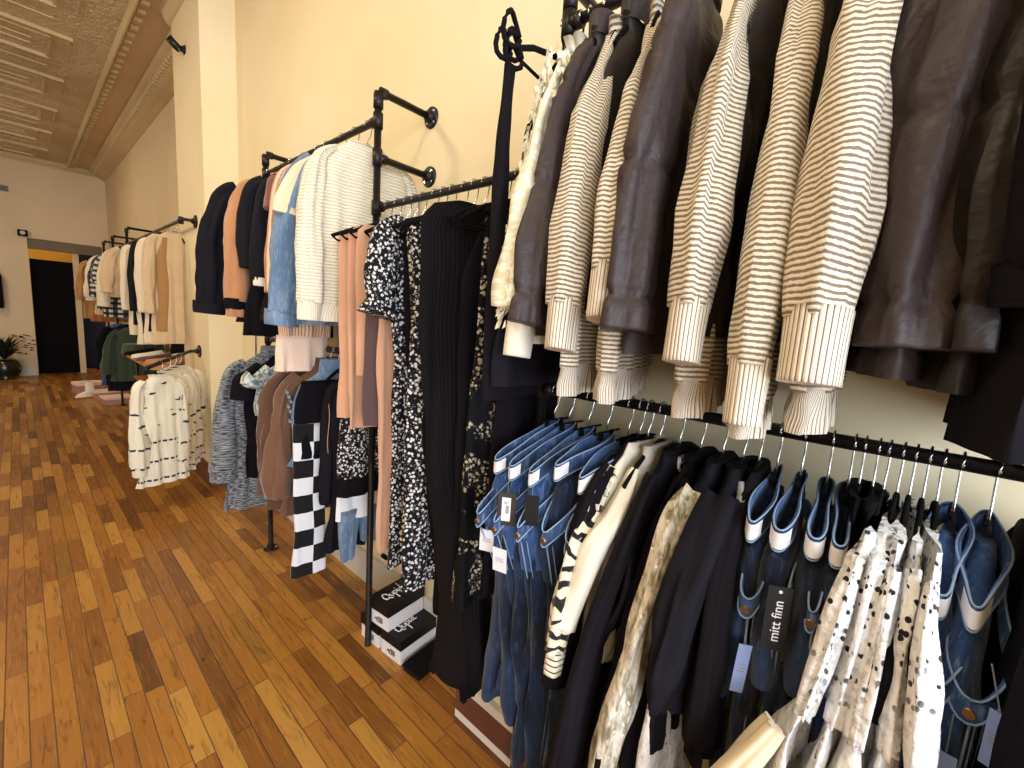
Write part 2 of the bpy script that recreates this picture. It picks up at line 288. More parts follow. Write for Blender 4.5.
# pressed tin mouldings on the ceiling
mo = MB()
def bar(x0, y0, x1, y1, w_=.035, h=.03):
    w_ *= .7
    mo.box((min(x0, x1)-w_/2, min(y0, y1)-w_/2, CZ-h), (max(x0, x1)+w_/2, max(y0, y1)+w_/2, CZ+.001))
for k in range(-7, 5):
    y0 = 6.02+k*1.17
    if y0 < BY+.2: continue
    for c in range(0, 4):
        xr = .48-c*1.25; xl = xr-.98
        if xl < LX: continue
        bar(xl, y0, xr, y0, .03); bar(xl+.13, y0+.12, xr-.13, y0+.12, .022, .02); bar(xl+.13, y0+.61, xr-.13, y0+.61, .03); bar(xr-.13, y0+.12, xr-.13, y0+.61, .025, .02); bar(xl+.13, y0+.12, xl+.13, y0+.61, .025, .02)
        bar(xl+.25, y0+.3, xr-.25, y0+.3, .012, .012); bar(xl+.25, y0+.43, xr-.25, y0+.43, .012, .012); bar(xl+.13, y0+.88, xr-.13, y0+.88, .015, .012)
        bar(xr, y0, xr, y0+.61, .012, .012)
struct(mo, 'trim_6', TINP)
bead = MB(); prof = [(.735, CZ), (.735, CZ-.01), (.745, CZ-.02), (.75, CZ-.045), (.762, CZ-.052), (.775, CZ-.04), (.782, CZ-.015), (.785, CZ)]
bead.loft([[Vector((x, y, z)) for x, z in prof] for y in (BY, FY)], closed=False, smooth=True)
y = 3.0
while y < FY-.05: bead.box((.785, y, CZ-.03), (.84, y+.05, CZ+.001)); y += .16
struct(bead, 'trim_7', TINP)
cor = MB(); prof = [(1.02, CZ), (1.02, CZ-.02), (1.06, CZ-.03), (1.09, CZ-.06), (1.13, CZ-.09), (1.18, CZ-.115), (1.20, CZ-.12), (1.22, CZ-.14), (FX+.01, CZ-.145)]
cor.loft([[Vector((x, y, z)) for x, z in prof] for y in (PY1-.05, FY)], closed=False, smooth=True)
y = PY1
while y < FY-.05: cor.box((1.075, y, CZ-.08), (1.115, y+.04, CZ-.045)); y += .09
prof2 = [(PX-.07, CZ), (PX-.065, CZ-.02), (PX-.05, CZ-.03), (PX-.035, CZ-.07), (PX-.02, CZ-.09), (PX-.01, CZ-.10), (PX+.01, CZ-.11)]
cor.loft([[Vector((x, y, z)) for x, z in prof2] for y in (PY0-.06, PY1+.06)], closed=False, cap0=False)
struct(cor, 'trim_8', TINP)
struct(MB().box((.79, BY, CZ-.002), (1.05, FY, CZ)), 'trim_9', COVE)
struct(MB().box((LX, FY-.06, CZ-.07), (FX, FY, CZ)).box((LX, FY-.02, CZ-.1), (FX, FY, CZ-.07)), 'trim_10', COVE)

# ------------------------------------------------------------------ pipe racks
RX = .94; HI = 2.18; MID = 1.865; LO = 1.285; TOP = 2.284; PR = .0125
def coupling(mb, p, axis, L=.05, r=.0185):
    a = Vector(axis)*L/2; p = Vector(p); mb.tube([p-a, p-a*.99, p+a*.99, p+a], [r*.9, r, r, r*.9], 12)
def flange(p, axis, name, parent, r=.042):
    mb = MB(); p = Vector(p); a = Vector(axis)
    mb.tube([p, p+a*.008, p+a*.010], [r, r, r*.9], 20); mb.tube([p+a*.008, p+a*.03], [.021, .019], 14)
    o = mb.build(name, M['pipe'], parent); h = MB()
    e = Vector((0, 0, 1)) if abs(a.z) < .5 else Vector((1, 0, 0)); f = a.cross(e)
    for k in range(4):
        q = p+a*.010+(e*math.cos(k*1.571+.785)+f*math.sin(k*1.571+.785))*r*.72; h.tube([q, q+a*.003], .005, 8)
    h.build('screw', M['chrome'], o); return o
def post(par, x, y, top, wx, wz, foot=True, r=PR+.001):
    par_m = MB().tube([(x, y, .0 if not foot else .01), (x, y, top-.02)], r, 14); par_m.build('post', M['pipe'], par)
    mb = MB(); coupling(mb, (x, y, top-.035), (0, 0, 1)); mb.tube([(x, y, top-.03), (x+.002, y, top-.008), (x+.01, y, top), (x+.035, y, top)], .0185, 12); mb.build('elbow', M['pipe'], par)
    MB().tube([(x+.02, y, top), (wx-.01, y, top)], r, 12).build('bracket', M['pipe'], par)
    flange((wx, y, top), (-1, 0, 0), 'wall_flange', par)
    for z in wz:
        MB().tube([(x, y, z), (wx-.01, y, z)], r, 12).build('bracket', M['pipe'], par); flange((wx, y, z), (-1, 0, 0), 'wall_flange', par)
        mb = MB(); coupling(mb, (x, y, z), (0, 0, 1), .06); coupling(mb, (x+.022, y, z), (1, 0, 0), .03); mb.build('tee', M['pipe'], par)
    if foot: flange((x, y, 0), (0, 0, 1), 'foot_flange', par)
rack = thing('pipe_clothing_rack', 'long black iron pipe clothing rack fixed to the near cream wall', 'clothing rack', (0, 0, 0))
post(rack, RX, 2.68, TOP, WX, []); post(rack, RX, 1.56, TOP, WX, [2.05], foot=False); post(rack, RX, .70, TOP, WX, [], foot=False); post(rack, RX, -1.0, TOP, WX, [], foot=False)
def rail(y0, y1, z, par=rack, x=RX, r=PR):
    MB().tube([(x, y0, z), (x, y1, z)], r, 14, caps=True).build('rail', M['pipe'], par)
    for y in (y0, y1):
        mb = MB(); coupling(mb, (x, y, z), (0, 0, 1), .055); coupling(mb, (x, y+(.024 if y == min(y0, y1) else -.024), z), (0, 1, 0), .03); mb.build('tee', M['pipe'], par)
rail(1.56, 2.68, HI); rail(.70, 1.56, MID); rail(-1.0, .70, HI+.012); rail(-1.0, .70, LO); rail(1.56, 2.68, LO)
FRX = .89
rack2 = thing('pipe_clothing_rack', 'distant black pipe clothing rack on the far part of the wall beyond the pilaster', 'clothing rack', (0, 0, 0))
for y in (6.8, 7.9, 8.8): post(rack2, FRX, y, TOP, FX, [])
rail(6.8, 9.9, 2.1, rack2, FRX); rail(4.3, 6.8, 2.1, rack2, FRX); rail(6.2, 8.8, 1.22, rack2, FRX)
mb = MB().tube([(FRX, 4.32, 2.1), (FRX+.003, 4.22, 2.1), (FRX+.02, 4.2, 2.098), (PX-.005, 4.2, 2.095)], .012, 12); mb.build('bracket', M['pipe'], rack2)
flange((PX, 4.2, 2.095), (-1, 0, 0), 'wall_flange', rack2, .05)
arm = thing('pipe_clothing_rack', 'short black pipe arm on the pilaster carrying the patterned cream sweaters', 'clothing rack', (0, 0, 0))
ARM0 = Vector((.89, 4.22, 1.075)); ARM1 = Vector((.50, 3.44, 1.04))
MB().tube([(PX-.005, 4.22, 1.08), (.91, 4.22, 1.08), ARM0, ARM0.lerp(ARM1, .05), ARM1], .013, 12).build('arm', M['pipe'], arm)
flange((PX, 4.22, 1.08), (-1, 0, 0), 'wall_flange', arm, .05)

# ------------------------------------------------------------------ clothes hanger
_hg = {}
def hanger(y, z, label, group, x=RX, yaw=0, hw=.2, col='velvet', clip=False):
    root = thing('clothes_hanger', label, 'hanger', (x, y, z), yaw, group)
    key = (round(hw, 2), col, clip)
    if key not in _hg:
        h = MB(); pts = [(.0, 0, -.075), (.002, 0, -.052), (-.006, 0, -.038)]
        for k in range(9):
            a = R(-60+k*30); pts.append((.0165*math.cos(a)*1.0, 0, .0165*math.sin(a)+.0))
        pts = [(.0, 0, -.078), (.0, 0, -.055), (.012, 0, -.036), (.0165, 0, -.01)]+[(.0165*math.cos(R(t)), 0, .0165*math.sin(R(t))) for t in (0, 30, 60, 90, 120, 150, 180, 205)]
        h.tube(pts, .0019, 6); f = MB()
        if not clip:
            for s in (-1, 1): f.tube([(0, 0, -.075), (s*.03, 0, -.082), (s*hw*.6, 0, -.112), (s*(hw-.01), 0, -.15)], [.009, .008, .007, .006], 8, [.004]*4)
            f.tube([(-hw+.012, 0, -.150), (-hw+.03, 0, -.162), (hw-.03, 0, -.162), (hw-.012, 0, -.15)], .004, 6)
        else:
            f.tube([(-hw, 0, -.08), (hw, 0, -.08)], .0028, 8)
            for s in (-1, 1): f.box((s*(hw-.03)-.005, -.004, -.098), (s*(hw-.03)+.005, .004, -.077))
        _hg[key] = (h.build('hook', M['chrome'], root), f.build('shoulder_bar' if not clip else 'clip_bar', M[col], root))
    else:
        for o in _hg[key]: c = o.copy(); link(c); c.parent = root
    return root

# ------------------------------------------------------------------ garments
def interp(rows, z):
    for a, b in zip(rows, rows[1:]):
        if a[0] >= z >= b[0]:
            t = (a[0]-z)/(a[0]-b[0]+1e-9); t = t*t*(3-2*t)*.6+t*.4
            return [p+(q-p)*t for p, q in zip(a, b)]
    return list(rows[-1] if z < rows[-1][0] else rows[0])
CL = [None]   # (local z below which, max local x) while building next to the low ledge
def body(name, rows, mat, par, amp=.012, freq=70, seed=0, nu=64, dz=.024, quilt=None, edge=.01, hem=0., off=(0, 0), cap=True, wr=.003, collapse=0):
    """hanging cloth: key rows (z, x_left, x_right, thickness, y_shift)"""
    rows = [tuple(r)+(0,)*(5-len(r)) for r in rows]; zt, zb = rows[0][0], rows[-1][0]; L = zt-zb
    n = max(6, int(L/dz)); rings = []; vs = []; us = None; rr = random.Random(seed); p1, p2, p3 = [rr.uniform(0, 6.28) for _ in range(3)]
    h2 = nu//2
    for k in range(n+1):
        z = zt-L*k/n; _, xl, xr, th, ys = interp(rows, z); g = min(1, (zt-z)/(L*.75)); t2 = k/n
        if CL[0] and z < CL[0][0]: xr = min(xr, CL[0][1]); 
        xl += edge*math.sin(z*11+p1)*g+edge*.6*math.sin(z*23+p2)*g
        thz = th
        if quilt:
            dq = min((zt-z) % quilt, quilt-(zt-z) % quilt); q = 1.04-.26*math.exp(-(dq/.010)**2)-.10*math.exp(-(dq/.045)**2); thz = th*q; xl += .012*(1-q)
        xc, hx = (xl+xr)/2, (xr-xl)/2; ring = []
        for i in range(nu):
            if i < h2: q = -1+2*i/h2; sg = -1
            else: q = 1-2*(i-h2)/h2; sg = 1
            s = math.sin(q*math.pi/2); x = xc+hx*s; t = thz/2*max(0, 1-abs(s)**3.2)**.5
            fo = amp*g*(math.sin(x*freq+p1+.8*math.sin(z*2+p2))+.55*math.sin(x*freq*1.83+p2+z*1.5)+.3*math.sin(x*freq*3.1+p3))
            nz = noise.noise(Vector((x*9+seed*3.1, sg*2.0+seed, z*6)))*wr*2.2+noise.noise(Vector((x*26+seed, sg*5., z*13)))*wr
            hz = hem*math.sin(x*freq*.9+p3)*max(0, t2-.9)*10 if hem else 0
            ring.append(Vector((x+off[0]*t2, ys+sg*t+fo+nz*(1 if t > .001 else .3)+off[1]*t2, z+hz)))
        if us is None:
            us = [0]
            wd_ = rows[len(rows)//2][2]-rows[len(rows)//2][1]
            for i in range(nu): us.append(us[-1]+wd_/h2)
        rings.append(ring); vs.append(zt-z)
    return MB().loft(rings, us, vs, True, cap, False).build(name, mat, par)
def sleeve(name, pts, rx, ry, mat, par, seed=0, n=22, seg=26, quilt=None, wr=.004, ring=None, v0=0):
    """sleeve along a smooth path; rx, ry lists of radii at the path points"""
    P = [Vector(p) for p in pts]; m = len(P)-1; out = []; A = []; B = []
    for k in range(seg+1):
        t = k/seg*m; i = min(int(t), m-1); f = t-i
        p0, p1, p2, p3 = P[max(i-1, 0)], P[i], P[i+1], P[min(i+2, m)]
        out.append(.5*((2*p1)+(p2-p0)*f+(2*p0-5*p1+4*p2-p3)*f*f+(3*p1-p0-3*p2+p3)*f**3)); A.append(rx[i]+(rx[i+1]-rx[i])*f); B.append(ry[i]+(ry[i+1]-ry[i])*f)
    rings = []; vs = []; L = 0
    for k, p in enumerate(out):
        if k: L += (p-out[k-1]).length
        t = (out[min(k+1, seg)]-out[max(k-1, 0)]).normalized(); e1 = (Vector((1, 0, 0))-t*t.x).normalized(); e2 = t.cross(e1)
        q = 1.
        if quilt: dq = min((L+.07) % quilt, quilt-(L+.07) % quilt); q = 1.03-.20*math.exp(-(dq/.008)**2)-.07*math.exp(-(dq/.05)**2)
        if ring and abs(L-ring) < .014: q *= 1.09
        rg = []
        for i in range(n):
            a = 2*math.pi*i/n; nz = noise.noise(Vector((math.cos(a)*1.9+seed*2.3, math.sin(a)*1.9+seed, L*3.2)))*wr*4.2+noise.noise(Vector((math.cos(a)*4+seed, math.sin(a)*4, L*11+seed)))*wr*1.3
            rg.append(p+e1*(A[k]*q+nz)*math.cos(a)+e2*(B[k]*q+nz)*math.sin(a))
        rings.append(rg); vs.append(L+v0)
    r0 = (rx[0]+ry[0])/2
    return MB().loft(rings, [i/n*6.28*r0 for i in range(n+1)], vs, True, True, True).build(name, mat, par)
def off(o, y, z): o.location = (0, 0, 0); return o
HG = {}
def garment(name, label, cat, y, z, yaw=0, group=None, x=RX, hang=None, hyaw=None, hw=.2):
    root = thing(name, label, cat, (x, y, z), yaw, group)
    if hang: hanger(y, z, hang[0], hang[1], x, yaw if hyaw is None else hyaw, hw, hang[2] if len(hang) > 2 else 'velvet', len(hang) > 3)
    return root
def topg(root, L, matb, mats=None, hw=.22, th=.035, seed=0, slv=None, cuff=None, amp=.008, hemm=None, hemL=.05, flare=.01, quilt=None, collar=None, neck=.07, freq=70, sleeve2=True, ring=None, rows=None, xr=None, wr=.003, lean=0, slk=None, slope=0.):
    """a hanging top, jacket or coat; slv = (length, rx, ry, out, dy[, end rx])"""
    mats = mats or matb; xr = xr or hw; zb = -L
    rows = rows or [(-.075, -neck, neck, .03), (-.10, -hw*(.45-slope*.25), xr*.55, th), (-.15, -hw*(.80-slope*.4), xr*.8, th), (-.22, -hw*(.94-slope*.35), xr*.94, th), (-.32, -hw*(1-slope*.2), xr, th*1.05), (-.5 if L > .6 else -.4, -hw+.012, xr-.012, th*1.1, lean*.5), (zb, -hw-flare, xr+min(flare, .01), th*1.2, lean)]
    body('body', rows, matb, root, amp, freq, seed, quilt=quilt, wr=wr, dz=.012 if quilt else .024)
    if hemm: body('hem_band', [(zb+.006, -hw-flare+.006, xr+.002, th*1.30, lean), (zb-hemL*.5, -hw-flare-.002, xr, th*1.34, lean), (zb-hemL, -hw-flare+.002, xr-.002, th*1.30, lean)], hemm, root, amp*.9, freq, seed, dz=.012, cap=False, wr=.001)
    if slv:
        Ls, rx, ry, out, dy = slv[:5]; er = slv[5] if len(slv) > 5 else .8
        for s in ((-1, 1) if sleeve2 else (-1,)):
            o_ = out if s < 0 else -.035; h = hw if s < 0 else xr; yy = dy if s < 0 else 0
            q = Vector((s*(h+o_+.005), yy, -.14-Ls))
            pts = [(s*(h*(.62-slope*.35)), 0, -.122), (s*(h*(.90-slope*.36)), yy*.05, -.185-.04*slope), (s*(h*(1-slope*.22)+o_*.55), yy*.4, -.14-Ls*.4), (s*(h*(1-slope*.06)+o_*.9), yy*.75, -.14-Ls*.75), tuple(q)]
            kk = slk or (.35, .6, .85, 1.06, 1.); kx = [rx*a_ for a_ in kk[:4]]+[rx*er]; ky = [min(ry*.5, th*.4), ry*(kk[1]+.1), ry*kk[2], ry*kk[3], ry*er]
            sl = sleeve('sleeve', pts, kx, ky, mats, root, seed+s, seg=60 if quilt else 28, quilt=quilt, ring=ring, wr=wr*1.2)
            if cuff:
                cm, cl, cr = cuff; dirv = (q-Vector(pts[3])).normalized(); b = q+dirv*cl
                sleeve('cuff', [tuple(q-dirv*.012), tuple(q+dirv*cl*.5), tuple(b)], [rx*cr, rx*cr*1.0, rx*cr*.95], [ry*cr*1.05, ry*cr, ry*cr*.98], cm, sl, seed, seg=8, wr=.001)
    if collar:
        cm, ch, cw = collar; rings = []
        for k in range(5):
            f = k/4; rings.append([Vector((cw*math.cos(a)*(1-.1*f), .028*math.sin(a)*(1+.2*f), -.085+ch*f+.02*math.cos(a)*0)) for a in [6.283*i/20 for i in range(20)]])
        MB().loft(rings, [i*.01 for i in range(21)], [k*.02 for k in range(5)]).build('collar', cm, root)
    return root
def ribbon(name, mat, par, xr, xl, z_r, z_l, hy=.02, h=.038, y0=0, stitch=None, sag=0, seed=0, n=40):
    """a folded waistband: a narrow closed loop from x_right to x_left, sinking to the left"""
    def ringp(hh, inset, dz):
        out = []
        for i in range(n):
            a = 2*math.pi*i/n; c, s_ = math.cos(a), math.sin(a); u = (c+1)/2
            xx = xl+inset+(xr-xl-2*inset)*u; yy = y0+(hy-inset)*math.copysign(abs(s_)**.7, s_)*(1+.35*math.sin(u*6+seed)); zz = z_l+(z_r-z_l)*(u**.8)+dz+hh-sag*math.sin(u*3.14)
            out.append(Vector((xx, yy, zz)))
        return out
    t = .003; mb = MB().loft([ringp(0, 0, 0), ringp(h, 0, 0), ringp(h+.001, t/2, 0), ringp(h, t, 0), ringp(0, t, 0)], [i*.012 for i in range(n+1)], [0, h, h+.002, h+.004, 2*h]); o = mb.build(name, mat, par)
    if stitch:
        for z in (.0, h):
            st = MB(); r = ringp(z, -.0008, 0); st.tube(r+[r[0], r[1]], .0016, 5, caps=False); st.build('stitching', stitch, o)
    return o, ringp
def jeans(root, seed, L=.98, den='den', legm=None, tilt=.10, front=.10, tagspec=None, xl=-.215, xr=.12, th=.05, stitch='stitch', open_=.018, lab=5, fx=0., seam=True, lt=1.):
    s = stitch; o, rp = ribbon('waistband', M['denb'], root, xr, xl, -.115, -.115-tilt, open_, .036, 0, M[s], 0, seed)
    r0 = rp(.004, -.003, 0); r1 = rp(.031, -.003, 0); k = len(r0)//2; idx = range(k-lab, k+lab+1)
    MB().loft([[r0[i] for i in idx], [r1[i] for i in idx]], closed=False).build('label', M['white'], o)
    ribbon('front_waistband', M['denb'], root, xr-.05, xl-.02-fx, -.15, -.15-tilt-front, open_*1.25, .034, -.012, M[s], .01, seed+2)
    lm = M[legm or den]; zt = -.13-tilt*.5
    body('hip', [(-.112, xl+.12, xr-.01, .022), (-.15, xl+.06, xr, .034), (-.13-tilt, xl+.005, xr, .042), (-.30-front*.3, xl-.012, xr+.01, th), (-.40, xl, xr, th*1.05)], M[den], root, .004, 60, seed, nu=40, wr=.004)
    for q, sy in enumerate((-1, 1)):
        y_ = sy*th*.27
        body('leg', [(-.36, xl+.012, xr-.01, th*.55*lt, y_), (-.6, xl+.03+.015*q, xr-.03, th*.5*lt, y_*1.1), (-.8, xl+.045, xr-.05, th*.45*lt, y_*1.3*lt), (-L, xl+.055-.02*q, xr-.06, th*.42*lt, y_*1.5*lt)], lm, root, .006, 42, seed+q, nu=36, wr=.005, edge=.012)
    fly = MB(); pts = [(xl-.012-fx+(.01+fx)*t, -.016, -.15-tilt-front-t*.10) for t in [i/8 for i in range(9)]]
    fly.tube(pts, .0018, 5); fly.tube([(p[0]+.012, p[1]-.006, p[2]) for p in pts], .0013, 5); fly.build('fly_seam', M[s], root)
    if seam:
      sm = MB(); sm.tube([(xl+.02+.02*math.sin(t*3), -th*.52-.002, -.32-t*.34) for t in [i/12 for i in range(13)]], .0014, 5); sm.build('leg_seam', M['stitchd'] if den == 'dend' else M[s], root)
    b = MB(); b.tube([(xl-.018-fx, -.012, -.135-tilt-front), (xl-.024-fx, -.012, -.135-tilt-front)], .0065, 12); b.build('button', M['gold'], root)
    if tagspec:
        for (tm, dx, dy, z0, w_, h_, rot) in tagspec:
            Mx = Matrix.Translation((xl+dx, dy, z0)) @ Matrix.Rotation(-rot[0], 4, 'Z') @ Matrix.Rotation(rot[1], 4, 'X')
            t = MB().box((-w_/2, -.0008, -h_), (w_/2, .0008, 0), Mx).build('hang_tag', M[tm], root)
            MB().tube([Mx @ Vector((0, 0, 0)), Vector((xl+dx*.6, dy*.6, z0+.05))], .0009, 4).build('tag_string', M['stitchd'], t)
            if tm == 'tagbrn':
                MB().box((-w_*.27, -.0016, -h_*.86), (w_*.22, -.0009, -h_*.14), Mx).build('price_label', M['white'], t)
                g = MB(); g.box((-w_*.05, -.0021, -h_*.62), (w_*.14, -.0017, -h_*.38), Mx)
                for i in range(5): g.box((-w_*.18, -.0021, -h_*(.25+i*.02)), (w_*.1, -.0017, -h_*(.26+i*.02)), Mx)
                g.build('print', M['grey'], t)
            if tm == 'ltblue' or tm == 'white':
                g = MB()
                for i in range(3): g.box((-w_*.3, -.0014, -h_*(.4+i*.07)), (w_*.3, -.0009, -h_*(.42+i*.07)), Mx)
                g.build('print', M['grey'], t)
    return root
HU = ('black velvet hanger with a silver hook on the upper near rail', 'hangers on the upper near rail')
HL = ('black velvet hanger with a silver hook on the lower near rail', 'hangers on the lower near rail')
HC = ('slim clip hanger with a silver hook holding jeans on the lower near rail', 'jeans hangers on the lower near rail', 'velvet', 1)
HM = ('black velvet hanger with a silver hook on the middle rail of dresses', 'hangers on the middle rail')
H1 = ('hanger with a silver hook on the high rail beside the pilaster', 'hangers on the high rail by the pilaster')
H2 = ('hanger on the low rail of coats below the white cable sweater', 'hangers on the low rail of coats')
H3 = ('hanger on the distant rack beyond the pilaster', 'hangers on the distant rack')
H4 = ('hanger on the short arm carrying patterned cream sweaters', 'hangers on the short arm')
# ---- upper near rail, from the far end to the camera
def striped(y, seed, label, yaw=0, dy=.0, L=.865, rx=.062, ry=.045, out=.02, Ls=.56, slope=1.):
    g = garment('striped_sweater', label, 'sweater', y, HI+.012, yaw, 'cream and brown striped sweaters on the upper near rail', hang=HU, hw=.10)
    return topg(g, L-.045, M['strp'], M['strp'], .215, .044, seed, (Ls, rx, ry, out, dy, .85), (M['strpr'], .085, .86), .007, M['strpr'], .06, ring=.24, wr=.0035, slk=(.25, .42, .80, 1.1), slope=slope)
def puffer(y, seed, label, mat='plum', yaw=0, dy=0., L=.76, rx=.065, ry=.045, th=.06, out=.015, Ls=.54, slope=1., arms=True):
    g = garment('puffer_jacket', label, 'jacket', y, HI+.012, yaw, 'quilted dark puffer jackets on the upper near rail', hang=HU, hw=.10)
    return topg(g, L, M[mat], M[mat], .21, th, seed, (Ls, rx, ry, out, dy, 1.) if arms else None, None, .005, None, quilt=.22, wr=.006, collar=(M[mat], .05, .06), slk=(.35, .7, .95, 1.05), slope=slope)
g = garment('strap_dress', 'black ribbed strap dress with loose loops, at the corner of the upper near rail', 'dress', .715, HI+.012, R(6), hang=HU, hw=.21)
body('body', [(-.19, -.225, -.195, .02), (-.35, -.235, -.20, .024), (-.6, -.245, -.19, .028), (-.86, -.24, .02, .03), (-.92, -.24, .05, .03)], M['black2'], g, .002, 60, 3, nu=36, edge=.004)
lp = MB()
for k, (cx, cz, rr_) in enumerate([(-.225, -.13, .028), (-.205, -.16, .03), (-.235, -.16, .024), (-.195, -.14, .026)]):
    lp.tube([(cx+rr_*math.cos(a*.5), .006*k-.010+.005*math.sin(a), cz+rr_*1.1*math.sin(a*.5)) for a in range(0, 13)], .0055, 7)
lp.build('knotted_loops', M['black2'], g)
g = garment('fringed_cardigan', 'ivory fringed fluffy cardigan on a clear hanger at the end of the upper near rail', 'cardigan', .662, HI+.012, R(10), hang=('clear plastic hanger with a bright hook on the upper near rail', 'clear hangers on the upper near rail', 'plastic'), hw=.12)
topg(g, .72, M['ivoryf'], M['ivoryf'], .21, .045, 11, (.57, .045, .038, .01, .0, 1.), None, .01, None, wr=.010, slope=1., slk=(.4, .7, 1., 1.))
rr = random.Random(4); fr = MB()
for i in range(700):
    z = -.12-rr.random()*.62; t_ = min(1, (-z-.10)/.5); x0 = -.07-.145*t_**.8; a = rr.uniform(1.2, 5.1); cx, cy = x0+.045*math.cos(a), .036*math.sin(a)
    fr.quad([(cx, cy, z), (cx+.010*rr.uniform(-1, 1), cy+.008*rr.uniform(-1, 1), z-.004), (cx-.007, cy*1.15+.006*rr.uniform(-1, 1), z-.020), (cx-.004, cy*1.15-.003, z-.015)])
tag(fr.build('fringe', M['ivoryf'], g), kind='stuff')
g = garment('knit_pullover', 'white and cream knit pullover with wide cuffs hanging just below the ivory fringed cardigan', 'sweater', .638, HI+.012, R(10), hang=HU, hw=.10)
topg(g, .78, M['ivory'], M['ivory'], .19, .03, 12, (.60, .034, .024, .02, .01, .9), (M['ivory'], .07, 1.1), .006, slope=1.)
g = garment('knit_pullover', 'black knit pullover whose wide hem shows under the white cuffs beside the first puffer jacket', 'sweater', .668, HI+.012, 0, hang=HU, hw=.10)
topg(g, .885, M['blazer'], M['blazer'], .21, .03, 13, None, None, .008, freq=30, slope=1.)
puffer(.596, 21, 'plum puffer jacket next to the ivory fringed cardigan, furthest of the puffers', yaw=R(8), L=.76, ry=.027, th=.035, rx=.05, out=.02, Ls=.60)
striped(.553, 31, 'cream and brown striped sweater furthest along the upper near rail, beside the first plum puffer', yaw=R(16), rx=.055, ry=.034, out=.025)
puffer(.512, 22, 'dark puffer jacket with a seamed collar between the two furthest striped sweaters', 'plumdk', L=.70, ry=.022, rx=.04, th=.035, out=-.09, Ls=.40, slope=1., arms=False)
striped(.455, 32, 'cream and brown striped sweater second furthest along the upper near rail, with a swung-out sleeve', yaw=R(14), dy=.0, rx=.055, ry=.034, out=.02, Ls=.50)
puffer(.368, 23, 'plum puffer jacket with a long quilted sleeve in the middle of the upper near rail', yaw=R(4), L=.78, ry=.036, rx=.06, th=.045, out=.02, Ls=.60, slope=.4)
striped(.278, 33, 'middle cream and brown striped sweater, right of the long plum sleeve', yaw=R(8), ry=.032, rx=.058, out=.02, Ls=.56)
puffer(.234, 24, 'dark puffer jacket squeezed between the two middle striped sweaters', 'plumdk', L=.74, ry=.018, rx=.04, th=.03, slope=1., arms=False)
striped(.186, 34, 'cream and brown striped sweater with the longest narrow sleeve, second nearest on the upper rail', yaw=R(9), ry=.030, rx=.056, out=.02, Ls=.64, L=.88)
puffer(.140, 25, 'dark puffer jacket hidden behind the nearest striped sweater', 'plumdk', L=.74, ry=.018, rx=.04, th=.03, slope=1., arms=False)
striped(.088, 35, 'cream and brown striped sweater nearest to the camera, with the widest sleeve', yaw=R(3), ry=.043, rx=.062, out=.025, Ls=.57, L=.855, slope=.7)
puffer(.012, 26, 'large plum black puffer jacket right of the widest striped sleeve, its front edge open', 'plum', yaw=R(6), L=.78, ry=.047, th=.07, rx=.035, out=-.005, Ls=.60, slope=.1)
puffer(-.062, 27, 'dark puffer jacket directly right of the large plum black one', 'plumdk', yaw=R(3), L=.79, ry=.036, rx=.045, th=.06, out=-.01, Ls=.60, slope=.1)
for k, (y, Lc, lb) in enumerate([(-.125, .85, 'long plain black coat at the right edge, left one of the pair'), (-.185, .87, 'long plain black coat at the far right edge behind the other black coat')]):
    g = garment('black_coat', lb, 'coat', y, HI+.012, R(-4), 'plain black coats at the right edge of the upper rail', hang=HU)
    topg(g, Lc, M['black'], M['black'], .24, .05, 41+k, (.52, .06, .035, -.0, 0, .9), (M['black'], .03, 1.), .012, freq=34, flare=.04)
# ---- lower near rail
CL[0] = (-.50, -.005)
GJ = 'blue jeans on clip hangers on the lower near rail'
def jean(y, seed, label, yaw=0, **k):
    g = garment('jeans', label, 'jeans', y, LO, yaw, GJ, hang=HC, hw=.055); return jeans(g, seed, **k)
jean(.652, 1, 'leftmost pair of blue jeans on the lower near rail, its white waist label facing out', R(-10), tilt=.085, front=.085, xl=-.19, xr=.015, L=.88, open_=.015, lab=4, fx=.035, legm='dend', seam=False, lt=2.6, tagspec=[('white', -.03, -.02, -.33, .036, .055, (1.0, 0))])
jean(.604, 2, 'second blue jeans from the left, with a brown tag bearing a white price sticker', R(-8), tilt=.085, front=.085, xl=-.195, xr=.02, L=.82, open_=.015, lab=4, fx=.03, legm='dend', seam=False, lt=1.5, tagspec=[('tagbrn', -.03, -.028, -.215, .042, .078, (.9, 0)), ('white', -.045, -.03, -.345, .036, .06, (1.2, .1))])
jean(.546, 3, 'third blue jeans from the left, half covered by the brown tag', R(-6), tilt=.08, front=.08, xl=-.20, xr=.02, legm='dend', open_=.014, seam=False, lab=4, fx=.02, tagspec=[('tagblk', -.02, -.03, -.20, .03, .07, (.9, 0))])
jean(.492, 4, 'fourth blue jeans from the left, with a wide high waistband label', R(-4), tilt=.05, front=.10, xl=-.19, xr=.03, den='dend', open_=.018, seam=False, lab=5, fx=.02)
jean(.436, 5, 'fifth blue jeans from the left, the pair touching the black knit garments', R(-2), tilt=.06, front=.09, xl=-.19, xr=.04, den='dend', open_=.018, seam=False, lab=5, fx=.02)
def low(name, label, cat, y, yaw=0, group=None, hw=.15): return garment(name, label, cat, y, LO, yaw, group, hang=HL, hw=hw)
g = low('stitched_jacket', 'black jacket with white blanket stitches on its shoulder, right after the five jeans', 'jacket', .408, R(-4))
topg(g, .60, M['black2'], None, .20, .032, 51, (.42, .04, .028, .01, .02), (M['black2'], .03, 1), .006)
st = MB()
for k in range(5): st.box((-.19+k*.014, -.026, -.195+k*.012), (-.186+k*.014, -.018, -.183+k*.012))
st.build('white_stitches', M['ivory'], g)
